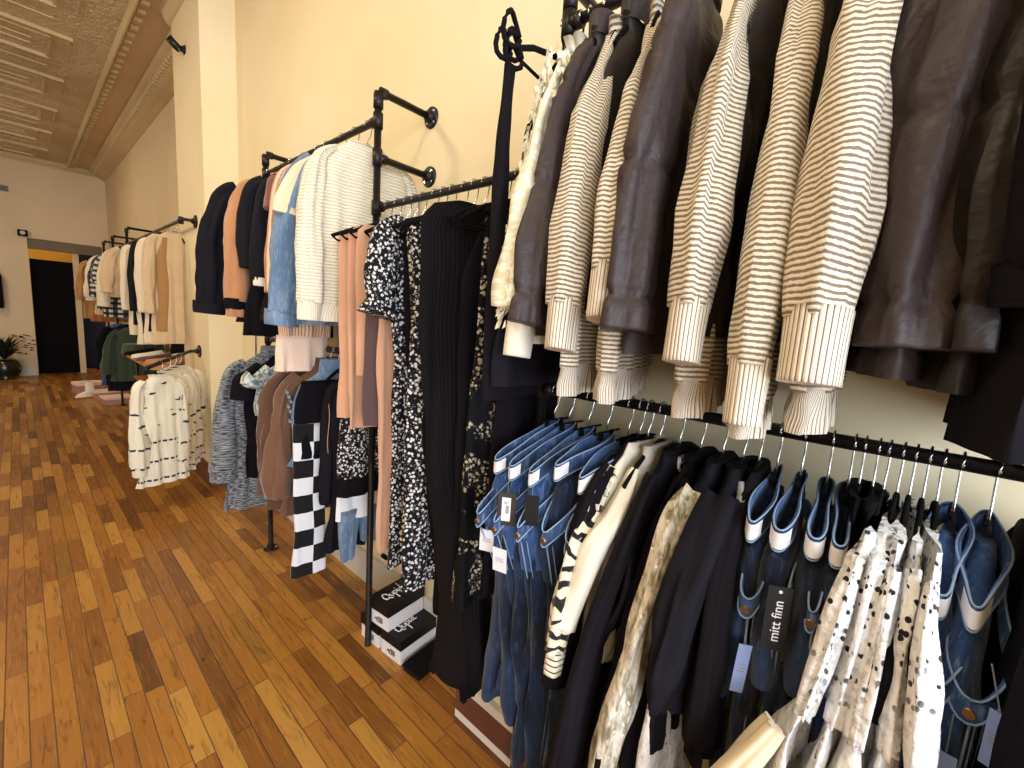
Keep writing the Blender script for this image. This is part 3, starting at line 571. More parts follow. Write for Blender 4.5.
g = low('zebra_sweater', 'cream sweater with zebra-striped sleeve between the jeans and the long black coat', 'sweater', .388, R(-8))
topg(g, .50, M['ivory'], M['zebra'], .195, .03, 52, (.36, .022, .019, .05, .01, .8), (m_rib('black_white_cuff', 'e8dcc2', '15130f', .013, 1), .045, .9), .006)
g = low('ivory_cardigan', 'plain ivory ribbed cardigan tucked behind the zebra-striped sleeve', 'cardigan', .360, R(-4))
topg(g, .52, M['cablerib'], M['ivory'], .215, .028, 53, (.30, .028, .022, .02, .045, .9), None, .005, slk=(.4, .8, 1., .9), slope=.5)
g = low('black_blazer', 'long black coat with small white neck mark, broadest dark garment on the lower near rail', 'coat', .315, R(-3))
topg(g, 1.10, M['blazer'], M['blazer'], .235, .04, 54, (.66, .036, .022, .02, .07, 1.), (M['blazer'], .03, .95), .014, freq=38, flare=.06, lean=.12, slope=.5)
k_ = MB(); k_.box((-.045, -.024, -.090), (-.015, -.018, -.085)).box((-.045, -.024, -.112), (-.041, -.018, -.085)).box((-.036, -.024, -.101), (-.020, -.018, -.096)).box((-.022, -.024, -.126), (-.018, -.018, -.106)).box((-.038, -.024, -.118), (-.022, -.018, -.114)); k_.build('neck_mark', M['white'], g)
g = low('black_blazer', 'second long black coat, standing directly behind the lace sleeve', 'coat', .270, R(-4))
topg(g, 1.08, M['black'], M['black'], .215, .036, 55, (.55, .04, .026, .0, .03), None, .014, freq=38, flare=.03, slope=.8)
g = low('lace_blouse', 'black blouse with long sheer ivory lace sleeves hanging over the dark coats', 'blouse', .226, R(-4))
topg(g, .60, M['blazer'], M['lace'], .215, .03, 56, (.60, .030, .024, .015, .075, 1.1), (M['lace'], .05, 1.15), .006, wr=.005)
body('lace_hem', [(-.52, -.22, .02, .03), (-.62, -.235, 0, .04), (-.80, -.24, 0, .045)], M['whlace'], g, .008, 70, 57, nu=40)
g = low('black_knit_jacket', 'black knit jacket with a folded drooping sleeve and grey collar trim, beside the lace sleeve', 'jacket', .188, R(-2))
topg(g, .50, M['dark'], M['dark'], .205, .034, 58, (.36, .06, .030, .03, .03, .35), None, .008, wr=.007)
k_ = MB().tube([(-.07, -.02, -.10), (-.09, -.03, -.12), (-.12, -.03, -.13)], [.009, .011, .007], 8); k_.build('collar_trim', M['grey'], g)
g = low('black_knit_jacket', 'black knit jacket just left of the dark jeans', 'jacket', .160, 0)
topg(g, .60, M['black2'], None, .19, .03, 59, (.40, .035, .024, .0, 0), None, .008)
jean(.129, 6, 'dark jeans immediately right of the black knit jackets, a pale blue tag on the fly', R(0), tilt=.05, front=.085, xl=-.165, xr=.04, open_=.013, lab=4, den='dend', tagspec=[('ltblue', -.02, -.02, -.33, .020, .10, (1.1, .15))])
J7 = jean(.090, 7, 'dark jeans with a black vertical tag lettered in white', R(0), tilt=.05, front=.09, xl=-.165, xr=.04, open_=.013, lab=4, den='dend', legm='dend')
jean(.050, 8, 'dark jeans second left of the white dotted dresses, narrow waist loop', R(2), tilt=.05, front=.07, xl=-.155, xr=.04, den='dend', open_=.012, lab=4)
jean(.020, 9, 'dark jeans directly left of the white dotted dresses', R(2), tilt=.05, front=.07, xl=-.155, xr=.04, den='dend', open_=.013, lab=4, tagspec=[('grey', -.015, -.03, -.24, .018, .07, (1., 0))])
# black lettered tag on the seventh pair
Mx = Matrix.Translation((-.205, -.018, -.20)) @ Matrix.Rotation(R(-62), 4, 'Z')
t = MB().box((-.017, -.001, -.105), (.017, .001, 0), Mx).build('hang_tag', M['tagblk'], J7)
def text_obj(name, body_, size, mat, parent, Mx, shear=0., ext=.0003):
    cu = bpy.data.curves.new(name, 'FONT'); cu.body = body_; cu.size = size; cu.extrude = ext; cu.align_x = 'CENTER'; cu.align_y = 'CENTER'; cu.shear = shear
    tmp = bpy.data.objects.new('tmp_text', cu); link(tmp); dg = bpy.context.evaluated_depsgraph_get(); me = bpy.data.meshes.new_from_object(tmp.evaluated_get(dg))
    bpy.data.objects.remove(tmp); bpy.data.curves.remove(cu); me.transform(Mx); me.materials.clear(); me.materials.append(mat); me.name = name
    o = bpy.data.objects.new(name, me); link(o); o.parent = parent; return o
text_obj('lettering', 'mitt finn', .020, M['white'], t, Mx @ Matrix.Translation((0, -.0014, -.056)) @ Matrix.Rotation(R(90), 4, 'X') @ Matrix.Rotation(R(90), 4, 'Z'))
MB().tube([Mx @ Vector((0, -.001, -.008)), Mx @ Vector((0, -.002, -.008))], .0025, 10).build('dot', M['white'], t)
# white dotted dresses
for k, (y, yw, xo, lb) in enumerate([(-.026, -6, .0, 'leftmost of the white dotted voile dresses, with a cream sleeve swinging left'), (-.043, -5, .012, 'white dotted voile dress second from the left of its row'), (-.058, -4, .0, 'white dotted voile dress in the middle of its row'), (-.074, -3, .014, 'white dotted voile dress second from the right of its row'), (-.090, -2, -.01, 'rightmost white dotted voile dress, next to the bright blue jeans')]):
    g = low('dotted_dress', lb, 'dress', y, R(yw), 'white dotted dresses on the lower near rail', .09); f_ = (2.2-k)*.016
    body('body', [(-.10, -.14+xo, .12, .008), (-.15, -.195+xo, .15, .012), (-.22, -.215+xo, .16, .014, f_*.2), (-.33, -.23+xo, .16, .020, f_*.6), (-.45, -.25+xo, .1, .032, f_*1.2), (-.6, -.275+xo, .05, .042, f_*2.)], M['whdot'], g, .005, 60, 70+k, nu=72, wr=.008, edge=.004, dz=.014)
    body('lower_skirt', [(-.595, -.274+xo, .05, .044, f_*2.), (-.8, -.295+xo, 0, .055, f_*2.8), (-1.0, -.31+xo, 0, .06, f_*3.4)], M['whlace'], g, .010, 75, 70+k, nu=72, wr=.008, edge=.006, cap=False)
    sleeve('sleeve', [(-.175+xo, 0, -.13), (-.215+xo, .0, -.175), (-.23+xo, f_*.3, -.28), (-.237+xo, f_*.6, -.36)], [.006, .013, .016, .012], [.006, .008, .010, .008], M['whdot'], g, k)
    if k == 0: sleeve('cream_sleeve', [(-.24, .05, -.40), (-.27, .09, -.50), (-.30, .115, -.60), (-.31, .10, -.80)], [.010, .02, .024, .022], [.010, .016, .02, .02], M['cream'], g, 9)
    if k > 1: MB().tube([(-.215+xo, -.012, -.33), (-.222+xo, -.012, -.25), (-.20+xo, -.008, -.19)], [.006, .008, .005], 8).build('black_cuff', M['black'], g)
for k, (y, lb) in enumerate([(.006, 'black knit top whose collar shows above the first dotted dress'), (-.012, 'second black knit top behind the first dotted dress')]):
    g = low('knit_pullover', lb, 'top', y); topg(g, .5, M['black2'], None, .14, .022, 90+k, None, None, .006)
jean(-.110, 10, 'bright blue jeans directly right of the white dotted dresses, wide white waist label', R(-4), tilt=.085, front=.08, xl=-.128, xr=.06, open_=.019, lab=5, th=.05)
jean(-.148, 11, 'rightmost bright blue jeans with two pale blue hanging tags', R(-6), tilt=.085, front=.08, xl=-.130, xr=.06, open_=.020, lab=5, th=.055, tagspec=[('ltblue', -.035, .0, -.36, .022, .11, (1.6, -.4)), ('ltblue', -.04, -.035, -.27, .018, .075, (1.9, 0))])
for k, (y, lb) in enumerate([(-.205, 'long black coat at the right edge of the lower near rail, beside the last jeans'), (-.25, 'long black coat at the lower right corner behind the first one')]):
    g = low('long_black_coat', lb, 'coat' if k < 2 else 'trousers', y, R(-4), None)
    topg(g, 1.1, M['black'], M['black'], .225 if k < 2 else .13, .045 if k < 2 else .03, 95+k, (.5, .05, .03, 0, 0) if k < 2 else None, None, .012, freq=34, flare=.03)
CL[0] = None
# ---- middle rail: dresses
def mid(name, label, cat, y, yaw=0, group=None, hw=.2): return garment(name, label, cat, y, MID, yaw, group, hang=HM, hw=hw)
GP = 'peach knits on the middle rail'
for k, (y, Lp, lb) in enumerate([(1.475, .79, 'leftmost peach knit draped over its hanger beside the rack post'), (1.415, .82, 'middle peach knit draped over its hanger, straight cut hem'), (1.355, .62, 'rightmost short peach knit, next to the floral dress')]):
    g = mid('peach_cardigan', lb, 'cardigan', y, R(-2), GP, .225)
    body('body', [(-.113, -.16, .14, .02), (-.130, -.188, .18, .034), (-.2, -.19, .19, .044), (-.5, -.186, .18, .046), (-Lp, -.185, .17, .046)], M['peach'], g, .008, 60, 100+k, nu=52, edge=.004)
g = mid('mauve_blouse', 'sheer mauve brown blouse hanging between the peach knits and the floral dress', 'blouse', 1.31, 0)
body('body', [(-.10, -.12, .12, .02), (-.15, -.17, .18, .03), (-.4, -.18, .17, .03), (-.79, -.18, .16, .035)], M['mauve'], g, .008, 60, 105, edge=.004)
g = mid('peach_dress', 'long narrow peach dress reaching almost to the shoe boxes', 'dress', 1.265, R(0))
body('body', [(-.10, -.1, .1, .02), (-.15, -.15, .15, .03), (-.5, -.165, .13, .036), (-1.24, -.15, -.02, .045)], M['peach'], g, .008, 70, 106, edge=.004)
MB().tube([(-.14, -.02, -1.25), (-.12, -.02, -1.27)], .008, 8).build('dark_bead', M['black'], g)
def floral(y, seed, label, mat, L, hw=.2, sl=.22, yaw=0, bl=.14):
    g = mid('floral_dress', label, 'dress', y, yaw, 'black and white floral dresses on the middle rail')
    body('body', [(-.085, -.06, .06, .02), (-.12, -hw*.8, hw*.8, .03), (-.16, -hw, hw, .034), (-.40, -hw+.02, hw-.03, .034), (-.55, -bl, hw-.02, .045), (-L, -bl-.01, .18, .06)], M[mat], g, .012, 50, seed, nu=60, edge=.005)
    if sl:
        s_ = sleeve('sleeve', [(-hw+.07, 0, -.118), (-hw+.01, 0, -.17), (-hw-.01, 0, -.18-sl*.5), (-hw-.01, 0, -.17-sl)], [.02, .045, .055, .045], [.015, .03, .038, .032], M[mat], g, seed)
        sleeve('ruffle', [(-hw-.01, 0, -.165-sl), (-hw-.012, 0, -.185-sl), (-hw-.018, 0, -.212-sl)], [.042, .052, .062], [.03, .04, .050], M[mat], s_, seed+1, seg=8)
    return g
floral(1.20, 110, 'black floral dress with short ruffled sleeve, next to the peach knits', 'flo', 1.27, .185, .20)
g = mid('long_black_dress', 'plain black dress squeezed between the two floral dresses', 'dress', 1.155)
body('body', [(-.1, -.1, .1, .02), (-.15, -.15, .16, .03), (-.6, -.125, .15, .04), (-1.24, -.12, .18, .05)], M['black'], g, .010, 50, 112, edge=.005)
floral(1.11, 111, 'black floral dress with cream flecks, behind the black ribbed dress', 'flo2', 1.14, .17, 0, 0, .15)
floral(1.055, 113, 'black floral dress whose narrow panel shows beside the black ribbed dress, longest floral one', 'flo', 1.27, .19, 0, 0, .185)
g = mid('ribbed_dress', 'long black ribbed knit dress with gathered chest and ragged hem, nearest the jeans', 'dress', .965, R(-3))
body('body', [(-.075, -.10, .07, .03), (-.105, -.19, .13, .036), (-.15, -.222, .18, .04), (-.45, -.215, .17, .045), (-.8, -.19, .12, .06, -.01), (-1.05, -.15, .04, .11, -.04), (-1.25, -.14, .02, .15, -.07), (-1.50, -.145, .01, .18, -.09)], M['ribblk'], g, .011, 55, 120, nu=84, edge=.006)
rr = random.Random(9)
for ys in (-.05, .05):
    fr = MB()
    for i in range(60): x = -.065+(-1+2*i/59)*.072; l = .01+.03*rr.random(); fr.tube([(x, ys*1.5-.09, -1.485), (x+.003, ys*1.52-.09, -1.50-l)], .006, 6, caps=True)
    tag(fr.build('ragged_hem', M['ribblk'], g), kind='stuff')
g = mid('long_black_dress', 'plain black long dress directly behind the gathered ribbed dress', 'dress', 1.01)
body('body', [(-.1, -.1, .1, .02), (-.15, -.17, .18, .03), (-.6, -.17, .17, .04), (-1.36, -.10, .0, .05, -.02)], M['black'], g, .010, 50, 121, edge=.005)
g = mid('open_back_dress', 'black dress with a round cut-out on two hangers, nearest on the middle rail', 'dress', .905)
body('body', [(-.095, -.02, .17, .02), (-.14, -.07, .2, .024), (-.3, -.13, .2, .03), (-.6, -.13, .2, .034), (-1.3, -.12, .05, .05)], M['black2'], g, .008, 50, 122, edge=.005)
CL[0] = (-1.08, -.005)
g = mid('floral_dress', 'black dress with scattered cream flower sprays below the first jeans', 'dress', .835, R(0))
body('body', [(-.1, -.10, .12, .02), (-.15, -.12, .19, .03), (-.5, -.13, .19, .04), (-.9, -.15, .22, .06), (-1.22, -.17, .1, .08)], M['flobig'], g, .013, 42, 123, nu=64, edge=.005)
g = mid('long_black_dress', 'plain black dress below the upper rail corner, next to the flower spray dress', 'dress', .765, R(0))
body('body', [(-.1, -.10, .12, .02), (-.15, -.10, .19, .03), (-.5, -.10, .19, .035), (-1.18, -.12, .1, .05)], M['black'], g, .010, 42, 124, nu=50, edge=.005)
CL[0] = None
hanger(.875, MID, 'black velvet hanger with curved arms in front of the dresses, nearest on the middle rail', HM[1]+' front', RX, 0, .18)
# ---- high rail beside the pilaster
def up1(name, label, cat, y, yaw=0, group=None): return garment(name, label, cat, y, HI, yaw, group, hang=H1, hw=.13)
g = up1('denim_jacket', 'black denim jacket with frayed cuffs, outermost beside the pilaster', 'jacket', 2.63, R(-12))
topg(g, .68, M['charc'], M['dark'], .225, .05, 130, (.58, .07, .045, .05, .02, 1.), (M['charc'], .05, 1.05), .008, wr=.008, slk=(.4, .65, .85, 1.))
g = up1('colour_block_jacket', 'black jacket with a camel orange sleeve and banded cuff', 'jacket', 2.46, R(-2))
s_ = topg(g, .80, M['charc'], M['tan'], .205, .06, 131, (.56, .052, .045, .015, -.02, .9), (M['black'], .04, .95), .008, collar=(M['tan'], .04, .06), wr=.005)
sleeve('cuff_end', [(-.225, -.02, -.735), (-.226, -.02, -.775)], [.044, .044], [.04, .04], M['tan'], g, 2, seg=6)
g = up1('black_jacket', 'short boxy black jacket behind the camel orange sleeve', 'jacket', 2.34, R(-3))
topg(g, .86, M['black'], M['charc'], .20, .07, 132, (.40, .045, .04, .0, 0), None, .008, flare=.03)
MB().box((-.12, -.048, -.30), (-.03, -.040, -.20)).build('blue_lining_patch', M['den'], g)
g = up1('black_jacket', 'soft black jacket with a white cuff, just left of the rust shirt', 'jacket', 2.20, R(-3))
topg(g, .78, M['dark'], M['charc'], .19, .05, 133, (.46, .042, .04, .0, 0), (M['ivory'], .025, .7), .008)
g = up1('rust_shirt', 'short rust brown corduroy shirt on the high rail', 'shirt', 2.05, R(-2))
topg(g, .34, M['rust'], M['rust'], .18, .05, 134, (.17, .05, .045, .0, -.01, 1.), None, .008, collar=(M['rust'], .04, .06))
g = up1('striped_shirt', 'peach striped shirt with a pale pink fleece lower half', 'shirt', 1.97, R(-2))
topg(g, .84, M['peachs'], M['peachs'], .20, .05, 135, (.52, .04, .045, .01, 0, 1.), None, .008, rows=[(-.075, -.07, .07, .03), (-.15, -.16, .15, .05), (-.3, -.2, .12, .05), (-.84, -.21, .015, .06)])
body('pink_hem', [(-.835, -.215, .01, .066), (-.92, -.225, .0, .075), (-.99, -.222, .0, .075)], M['peachlt'], g, .008, 60, 135, edge=.004)
g = up1('denim_shirt', 'cream and light denim colour-block shirt with torn denim sleeves', 'shirt', 1.83, R(-2))
topg(g, .30, M['cream'], M['denl'], .185, .05, 136, (.60, .055, .05, .045, .02, 1.1), (M['denl'], .05, 1.15), .008, wr=.008, slk=(.3, .45, .8, 1.05))
sleeve('upper_sleeve', [(-.10, 0, -.12), (-.17, 0, -.20), (-.205, .003, -.30), (-.215, .005, -.36)], [.024, .040, .052, .056], [.024, .038, .046, .05], M['cream'], g, 3)
body('denim_panel', [(-.285, -.195, .2, .065), (-.45, -.205, .2, .074), (-.78, -.20, .19, .075)], M['denl'], g, .009, 60, 136, wr=.006)
g = up1('cream_sweater', 'plain cream sweater between the denim shirt and the white cable sweater', 'sweater', 1.725, R(-2))
topg(g, .66, M['cream'], M['ivory'], .185, .05, 137, (.44, .04, .035, .0, 0), (M['ivory'], .05, .9), .008)
g = up1('cable_sweater', 'white cable knit sweater at the near end of the high rail, left of the post', 'sweater', 1.63, R(-1))
topg(g, .70, M['cable'], M['cable'], .215, .045, 138, (.56, .042, .035, .01, -.015, .95), (M['cablerib'], .06, 1.), .009, M['cablerib'], .06, wr=.005)
# ---- low rail beside the pilaster
def lo1(name, label, cat, y, yaw=0, group=None): return garment(name, label, cat, y, LO, yaw, group, hang=H2, hw=.11)
g = lo1('tweed_coat', 'grey tweed coat with wide sleeves next to the pilaster', 'coat', 2.60, R(-8))
topg(g, .95, M['tweed'], M['tweed'], .23, .06, 140, (.58, .055, .05, .02, -.02, 1.1), (M['tweed'], .05, 1.15), .012, flare=.03, collar=(M['tweed'], .05, .07))
g = lo1('short_sleeved_shirt', 'black short-sleeved top in front of the grey tweed coat', 'top', 2.42, R(-6))
topg(g, .72, M['black'], M['black'], .20, .05, 141, (.16, .06, .045, .0, -.01, 1.1), None, .01)
g = lo1('patterned_shirt', 'grey green patterned shirt peeking out between the black top and the brown coats', 'shirt', 2.30, R(-4))
topg(g, .36, M['camo'], M['camo'], .20, .05, 142, (.08, .05, .04, .0, 0), None, .01, collar=(M['camo'], .05, .07))
g = lo1('brown_coat', 'left one of two brown wool coats', 'coat', 2.10, R(-3), 'brown wool coats on the low rail')
topg(g, .78, M['brown'], M['brown'], .20, .06, 143, (.55, .042, .042, .01, -.01, .8), None, .014, freq=44, wr=.008, collar=(M['brown'], .05, .07))
g = lo1('brown_coat', 'right one of two brown wool coats, overlapping the black coat', 'coat', 1.95, R(-3), 'brown wool coats on the low rail')
topg(g, .76, M['brown2'], M['brown2'], .205, .06, 144, (.52, .044, .042, .01, -.02, .8), None, .014, freq=44, wr=.009, collar=(M['brown'], .05, .07))
k_ = MB()
for i in range(7): k_.tube([(-.20+.006*(i % 3), -.05-.006*i, -.17-.02*i), (-.195+.006*(i % 3), -.056-.006*i, -.185-.02*i)], .007, 6)
k_.build('patterned_scarf_edge', M['camo'], g)
g = lo1('denim_shirt', 'light denim shirt with its pale collar showing above the black coat', 'shirt', 1.87, R(-3))
topg(g, .5, M['denl'], M['denl'], .20, .05, 145, None, None, .01, collar=(M['denl'], .05, .08))
g = lo1('checked_trousers', 'black and white checkerboard knit trousers hanging low on the coat rail', 'trousers', 1.80, R(-3))
body('waist', [(-.12, -.18, .1, .02), (-.2, -.2, .15, .04), (-.45, -.21, .1, .06)], M['black'], g, .006, 50, 146)
body('leg', [(-.30, -.215, -.08, .05), (-.6, -.215, -.085, .05), (-.98, -.225, -.08, .055)], M['check'], g, .004, 50, 147, nu=40, edge=.004)
g = lo1('black_coat', 'long black coat with a thin pale edge beside the checkerboard trousers', 'coat', 1.72, R(-3))
topg(g, .86, M['blazer'], M['blazer'], .115, .06, 148, (.5, .025, .03, .0, 0), None, .016, freq=44)
MB().tube([(-.12+.004*math.sin(t), -.036, -.20-t*.035) for t in range(7)], .002, 6).build('pale_piping', M['tan'], g)
g = lo1('floral_blouse', 'black floral blouse hanging under the peach knits with plain black lower hem', 'blouse', 1.60, R(-2))
body('body', [(-.10, -.06, .08, .02), (-.15, -.11, .17, .04), (-.50, -.125, .17, .05)], M['flo'], g, .009, 50, 149, edge=.004)
body('black_hem', [(-.49, -.115, .17, .046), (-.58, -.125, .17, .05)], M['black'], g, .009, 50, 149, edge=.004)
g = lo1('denim_shorts', 'pale and mid blue denim piece hanging below the floral blouse', 'shorts', 1.645, R(-2))
body('waist', [(-.12, -.06, .08, .010), (-.5, -.07, .10, .012), (-.60, -.10, .12, .03), (-.70, -.11, .12, .05)], M['white'], g, .006, 50, 150, edge=.004)
for q in (-1, 1): body('leg', [(-.66, -.10 if q < 0 else .0, -.0 if q < 0 else .1, .046), (-.8, -.10 if q < 0 else .01, -.015 if q < 0 else .09, .05), (-.86+.03*q, -.09 if q < 0 else .01, -.02 if q < 0 else .08, .05)], M['denl'], g, .01, 70, 151+q, nu=40, edge=.004)
# ---- distant rack
def far(name, label, cat, y, z=2.1, yaw=0, group=None): return garment(name, label, cat, y, z, yaw, group, x=FRX, hang=H3)
far_list = [
 ('rust_coat', 'ochre brown coat at the back end of the distant rack by the dark doorway', 'coat', 9.1, 'ochre', 'ochre', .95, .5, -8),
 ('beige_sweater', 'pale beige sweater at the far end of the distant rack, left of the checked shirt', 'sweater', 7.7, 'beige', 'cream', .85, .5, -12),
 ('checked_shirt', 'black and white buffalo check shirt on the distant rack', 'shirt', 7.3, 'plaid', 'plaid', .78, .45, -8),
 ('checked_shirt', 'second black and white check shirt under the pale tan sweaters', 'shirt', 6.9, 'plaid', 'plaid', .85, .3, -4),
 ('tan_sweater', 'left pale tan sweater on the distant rack, sleeve hanging straight', 'sweater', 6.55, 'beige', 'cream', .62, .55, -4),
 ('tan_sweater', 'right pale tan sweater beside the rack post', 'sweater', 6.15, 'beige', 'beige', .60, .40, -4)]
for k, (nm, lb, ct, y, mb_, ms, L, Ls, yw) in enumerate(far_list):
    topg(far(nm, lb, ct, y, 2.1, R(yw)), L, M[mb_], M[ms], .23, .09, 160+k, (Ls, .06, .06, .02, -.02), (M[ms], .04, .9), .012, wr=.006)
for k, (y, mb_, ms, L, lb) in enumerate([(5.65, 'charc', 'cream', .98, 'charcoal and cream cardigan, leftmost of the four long ones on the distant rack'), (5.2, 'cream', 'charc', 1.04, 'cream cardigan with charcoal sleeve, second of the four long ones'), (4.82, 'charc', 'ivory', 1.0, 'charcoal cardigan with ivory edge, third of the four long ones'), (4.5, 'beige', 'ochre', .98, 'beige cardigan with brown-edged sleeve, nearest of the four long ones')]):
    g = garment('long_cardigan', lb, 'cardigan', y, 2.1, R(-4), 'long two-tone cardigans on the distant rack', x=FRX, hang=H3, hw=.07)
    c1, c2 = (M['cream'], M['charc']) if k < 3 else (M['beige'], M['ochre'])
    body('body', [(-.075, -.06, .06, .03), (-.11, -.10, .04, .04), (-.16, -.16, .05, .04), (-.5, -.165, .04, .05), (-L, -.175, .04, .07)], c1, g, .010, 45, 170+k, edge=.006)
    body('front_panel', [(-.13, -.09, -.05, .055), (-.3, -.135, -.06, .07), (-.5, -.14, -.05, .078), (-L+.1, -.15, -.07, .09)], c2, g, .006, 45, 170+k, nu=36, edge=.006)
    sleeve('sleeve', [(-.12, 0, -.125), (-.165, -.01, -.19), (-.185, -.03, -.45), (-.185, -.03, -.74)], [.02, .03, .035, .03], [.02, .03, .035, .03], c1 if k != 1 else c2, g, 175+k)
# lower distant rail
for k, (y, mt, L, lb, nm, ct) in enumerate([(8.3, 'rusty', .42, 'rust orange knit below the ochre coat on the distant rack', 'rust_sweater', 'sweater'), (7.6, 'den', .98, 'blue denim trousers on the low distant rail', 'denim_trousers', 'trousers'), (7.15, 'black', .92, 'black coat left of the dark green jacket on the low distant rail', 'black_coat', 'coat'), (6.65, 'olive', .80, 'dark green jacket on the low distant rail', 'green_jacket', 'jacket'), (6.9, 'dark', .95, 'dark navy trousers beneath the dark green jacket', 'navy_trousers', 'trousers')]):
    z = 1.22 if k else 1.46
    g = far(nm, lb, ct, y, z, R(-6))
    topg(g, L-.1, M[mt], M[mt], .22, .09, 180+k, (.48, .06, .06, .02, -.02) if ct in ('jacket', 'coat', 'sweater') and k else None, None, .012, wr=.006)
# patterned cream sweaters on the short arm
dirv = (ARM1-ARM0).normalized()
for k, (f, lb, yw) in enumerate([(.26, 'patterned cream sweater with navy dotted rows, nearest to the wall on the short arm', 20), (.40, 'patterned cream sweater second from the wall on the short arm', 12), (.54, 'patterned cream sweater second from the outer end of the short arm', 6), (.72, 'patterned cream sweater at the outer end of the short arm, its whole side facing out', 2)]):
    p = ARM0.lerp(ARM1, f); g = garment('patterned_sweater', lb, 'sweater', p.y, p.z, R(14), 'patterned cream sweaters on the short arm', x=p.x, hang=H4, hw=.09)
    topg(g, .83, M['aztec'], M['aztec'], .14, .06, 190+k, (.56, .045, .045, .0, -.01, 1.), (M['aztec'], .05, .85), .010, flare=.03, wr=.006)
# ---- far displays: wall shelf, low table with shoes, boxes, plant, hung garment
FW = FX
t = thing('wall_shelf', 'small pine shelf on the far wall holding bottles and picks of decor', 'shelf', (1.14, 6.1, 1.235))
MB().box((-.10, -.42, -.02), (.105, .42, .012)).build('board', M['wood'], t)
MB().box((.05, -.35, -.10), (.105, -.33, -.02)).box((.05, .33, -.10), (.105, .35, -.02)).build('bracket', M['pipe'], t)
def lathe(name, mat, par, prof, x=0, y=0, z=0, n=16):
    return MB().loft([[Vector((x+r*math.cos(6.283*i/n), y+r*math.sin(6.283*i/n), z+h)) for i in range(n)] for r, h in prof], cap0=True, cap1=True).build(name, mat, par)
for k, (x, y, h, mt, lb) in enumerate([(1.13, 5.98, .20, 'glass', 'dark glass bottle left on the pine shelf'), (1.12, 5.86, .22, 'glass', 'dark glass bottle in the middle of the pine shelf'), (1.13, 5.76, .16, 'white', 'white labelled bottle at the right of the pine shelf')]):
    b = lathe('bottle', M[mt], None, [(.028, 0), (.03, .01), (.03, h*.6), (.012, h*.75), (.011, h)]); b.location = (x, y, 1.248); tag(b, lb, 'bottle', 'bottles on the pine shelf')
    lathe('cap', M['black'], b, [(.013, h), (.013, h+.02)])
b = MB().box((-.012, -.11, 0), (.012, .11, .30), Matrix.Rotation(R(12), 4, 'Y')).build('cutting_board', M['wood'], None); b.location = (1.15, 6.2, 1.25); tag(b, 'pale wooden board leaning on the wall at the left of the pine shelf', 'board')
b = lathe('round_board', M['woodo'], None, [(.0, 0), (.10, .001), (.105, .012), (.10, .022), (0, .024)], n=24); b.rotation_euler = (0, R(-80), 0); b.location = (1.19, 5.62, 1.36); tag(b, 'round orange wooden board at the right end of the pine shelf', 'board')
t = thing('display_table', 'low pine display table with black pipe legs beyond the pilaster, shoes on top', 'table', (1.0, 5.45, 0), 0)
MB().box((-.26, -.62, .86), (.24, .75, .89)).build('table_top', M['wood'], t)
MB().box((-.20, -.55, .62), (.22, .72, .645)).build('lower_shelf', M['woodo'], t)
for sx in (-.17, .21):
    for sy in (-.50, .7): MB().tube([(sx, sy, 0), (sx, sy, .86)], .013, 10).build('leg', M['pipe'], t)
def shoe(x, y, z, rz, mt, lb):
    root = thing('shoe', lb, 'shoe', (x, y, z), rz, 'shoes on the display table')
    MB().loft([[Vector((xx, wd*math.cos(a), .012+max(0, hh*math.sin(a))-.012*(math.sin(a) < 0))) for a in [6.283*i/12 for i in range(12)]] for xx, wd, hh in [(-.13, .015, .05), (-.11, .032, .07), (-.05, .036, .06), (.03, .04, .045), (.09, .042, .038), (.125, .03, .03), (.135, .008, .015)]], cap0=True, cap1=True).build('upper', M[mt], root)
    MB().box((-.13, -.036, 0), (.13, .038, .012)).build('sole', M['woodo'], root)
for k, (x, y, mt, lb) in enumerate([(.86, 4.98, 'tan', 'tan shoe nearest on the pine display table'), (.98, 5.02, 'tan', 'tan shoe behind the nearest one on the pine display table'), (.84, 5.24, 'brown', 'brown shoe in the middle of the pine display table'), (.96, 5.3, 'ivory', 'pale shoe in the middle of the pine display table'), (.84, 5.56, 'ivory', 'pale shoe left of the black bag'), (.82, 5.85, 'black', 'black shoe furthest left on the pine display table')]):
    shoe(x, y, .89, R(160+k*7), mt, lb)
t = thing('black_bag', 'boxy black handbag standing at the wall end of the display table', 'bag', (1.08, 5.35, .89), R(10))
MB().loft([[Vector((sx*w_, sy*d_, z)) for sx, sy in ((-1, -1), (1, -1), (1, 1), (-1, 1))] for z, w_, d_ in ((0, .055, .15), (.1, .05, .15), (.19, .035, .14))], cap0=True, cap1=True, smooth=False).build('bag_body', M['black'], t)
MB().tube([(0, -.07, .18), (0, -.06, .25), (0, .06, .25), (0, .07, .18)], .006, 8).build('handle', M['black'], t)
b = MB().loft([[Vector((.10*math.cos(a)*(1-q*.2), .14*math.sin(a)*(1-q*.25), .10*q)) for a in [6.283*i/16 for i in range(16)]] for q in (0, .3, .7, 1)], cap0=True, cap1=True).build('folded_shirt', M['olive'], None); b.location = (.80, 6.12, .893); tag(b, 'folded dark green top lying on the left end of the display table', 'folded top')
for k, (x, y, sx, sy, h, lb) in enumerate([(.66, 9.3, .16, .30, .16, 'pink shoe box on the floor at the left under the distant rack'), (.80, 8.75, .14, .26, .10, 'low pink box on the floor in the middle under the distant rack'), (.86, 8.15, .15, .3, .10, 'pink box on the floor nearest under the distant rack')]):
    t = thing('pink_box', lb, 'box', (x, y, 0), R(6), 'pink boxes under the distant rack')
    MB().box((-sx, -sy/2, 0), (sx, sy/2, h*.75)).build('box_body', M['pink'], t); MB().box((-sx-.004, -sy/2-.004, h*.75), (sx+.004, sy/2+.004, h)).build('lid', M['peachlt'], t)
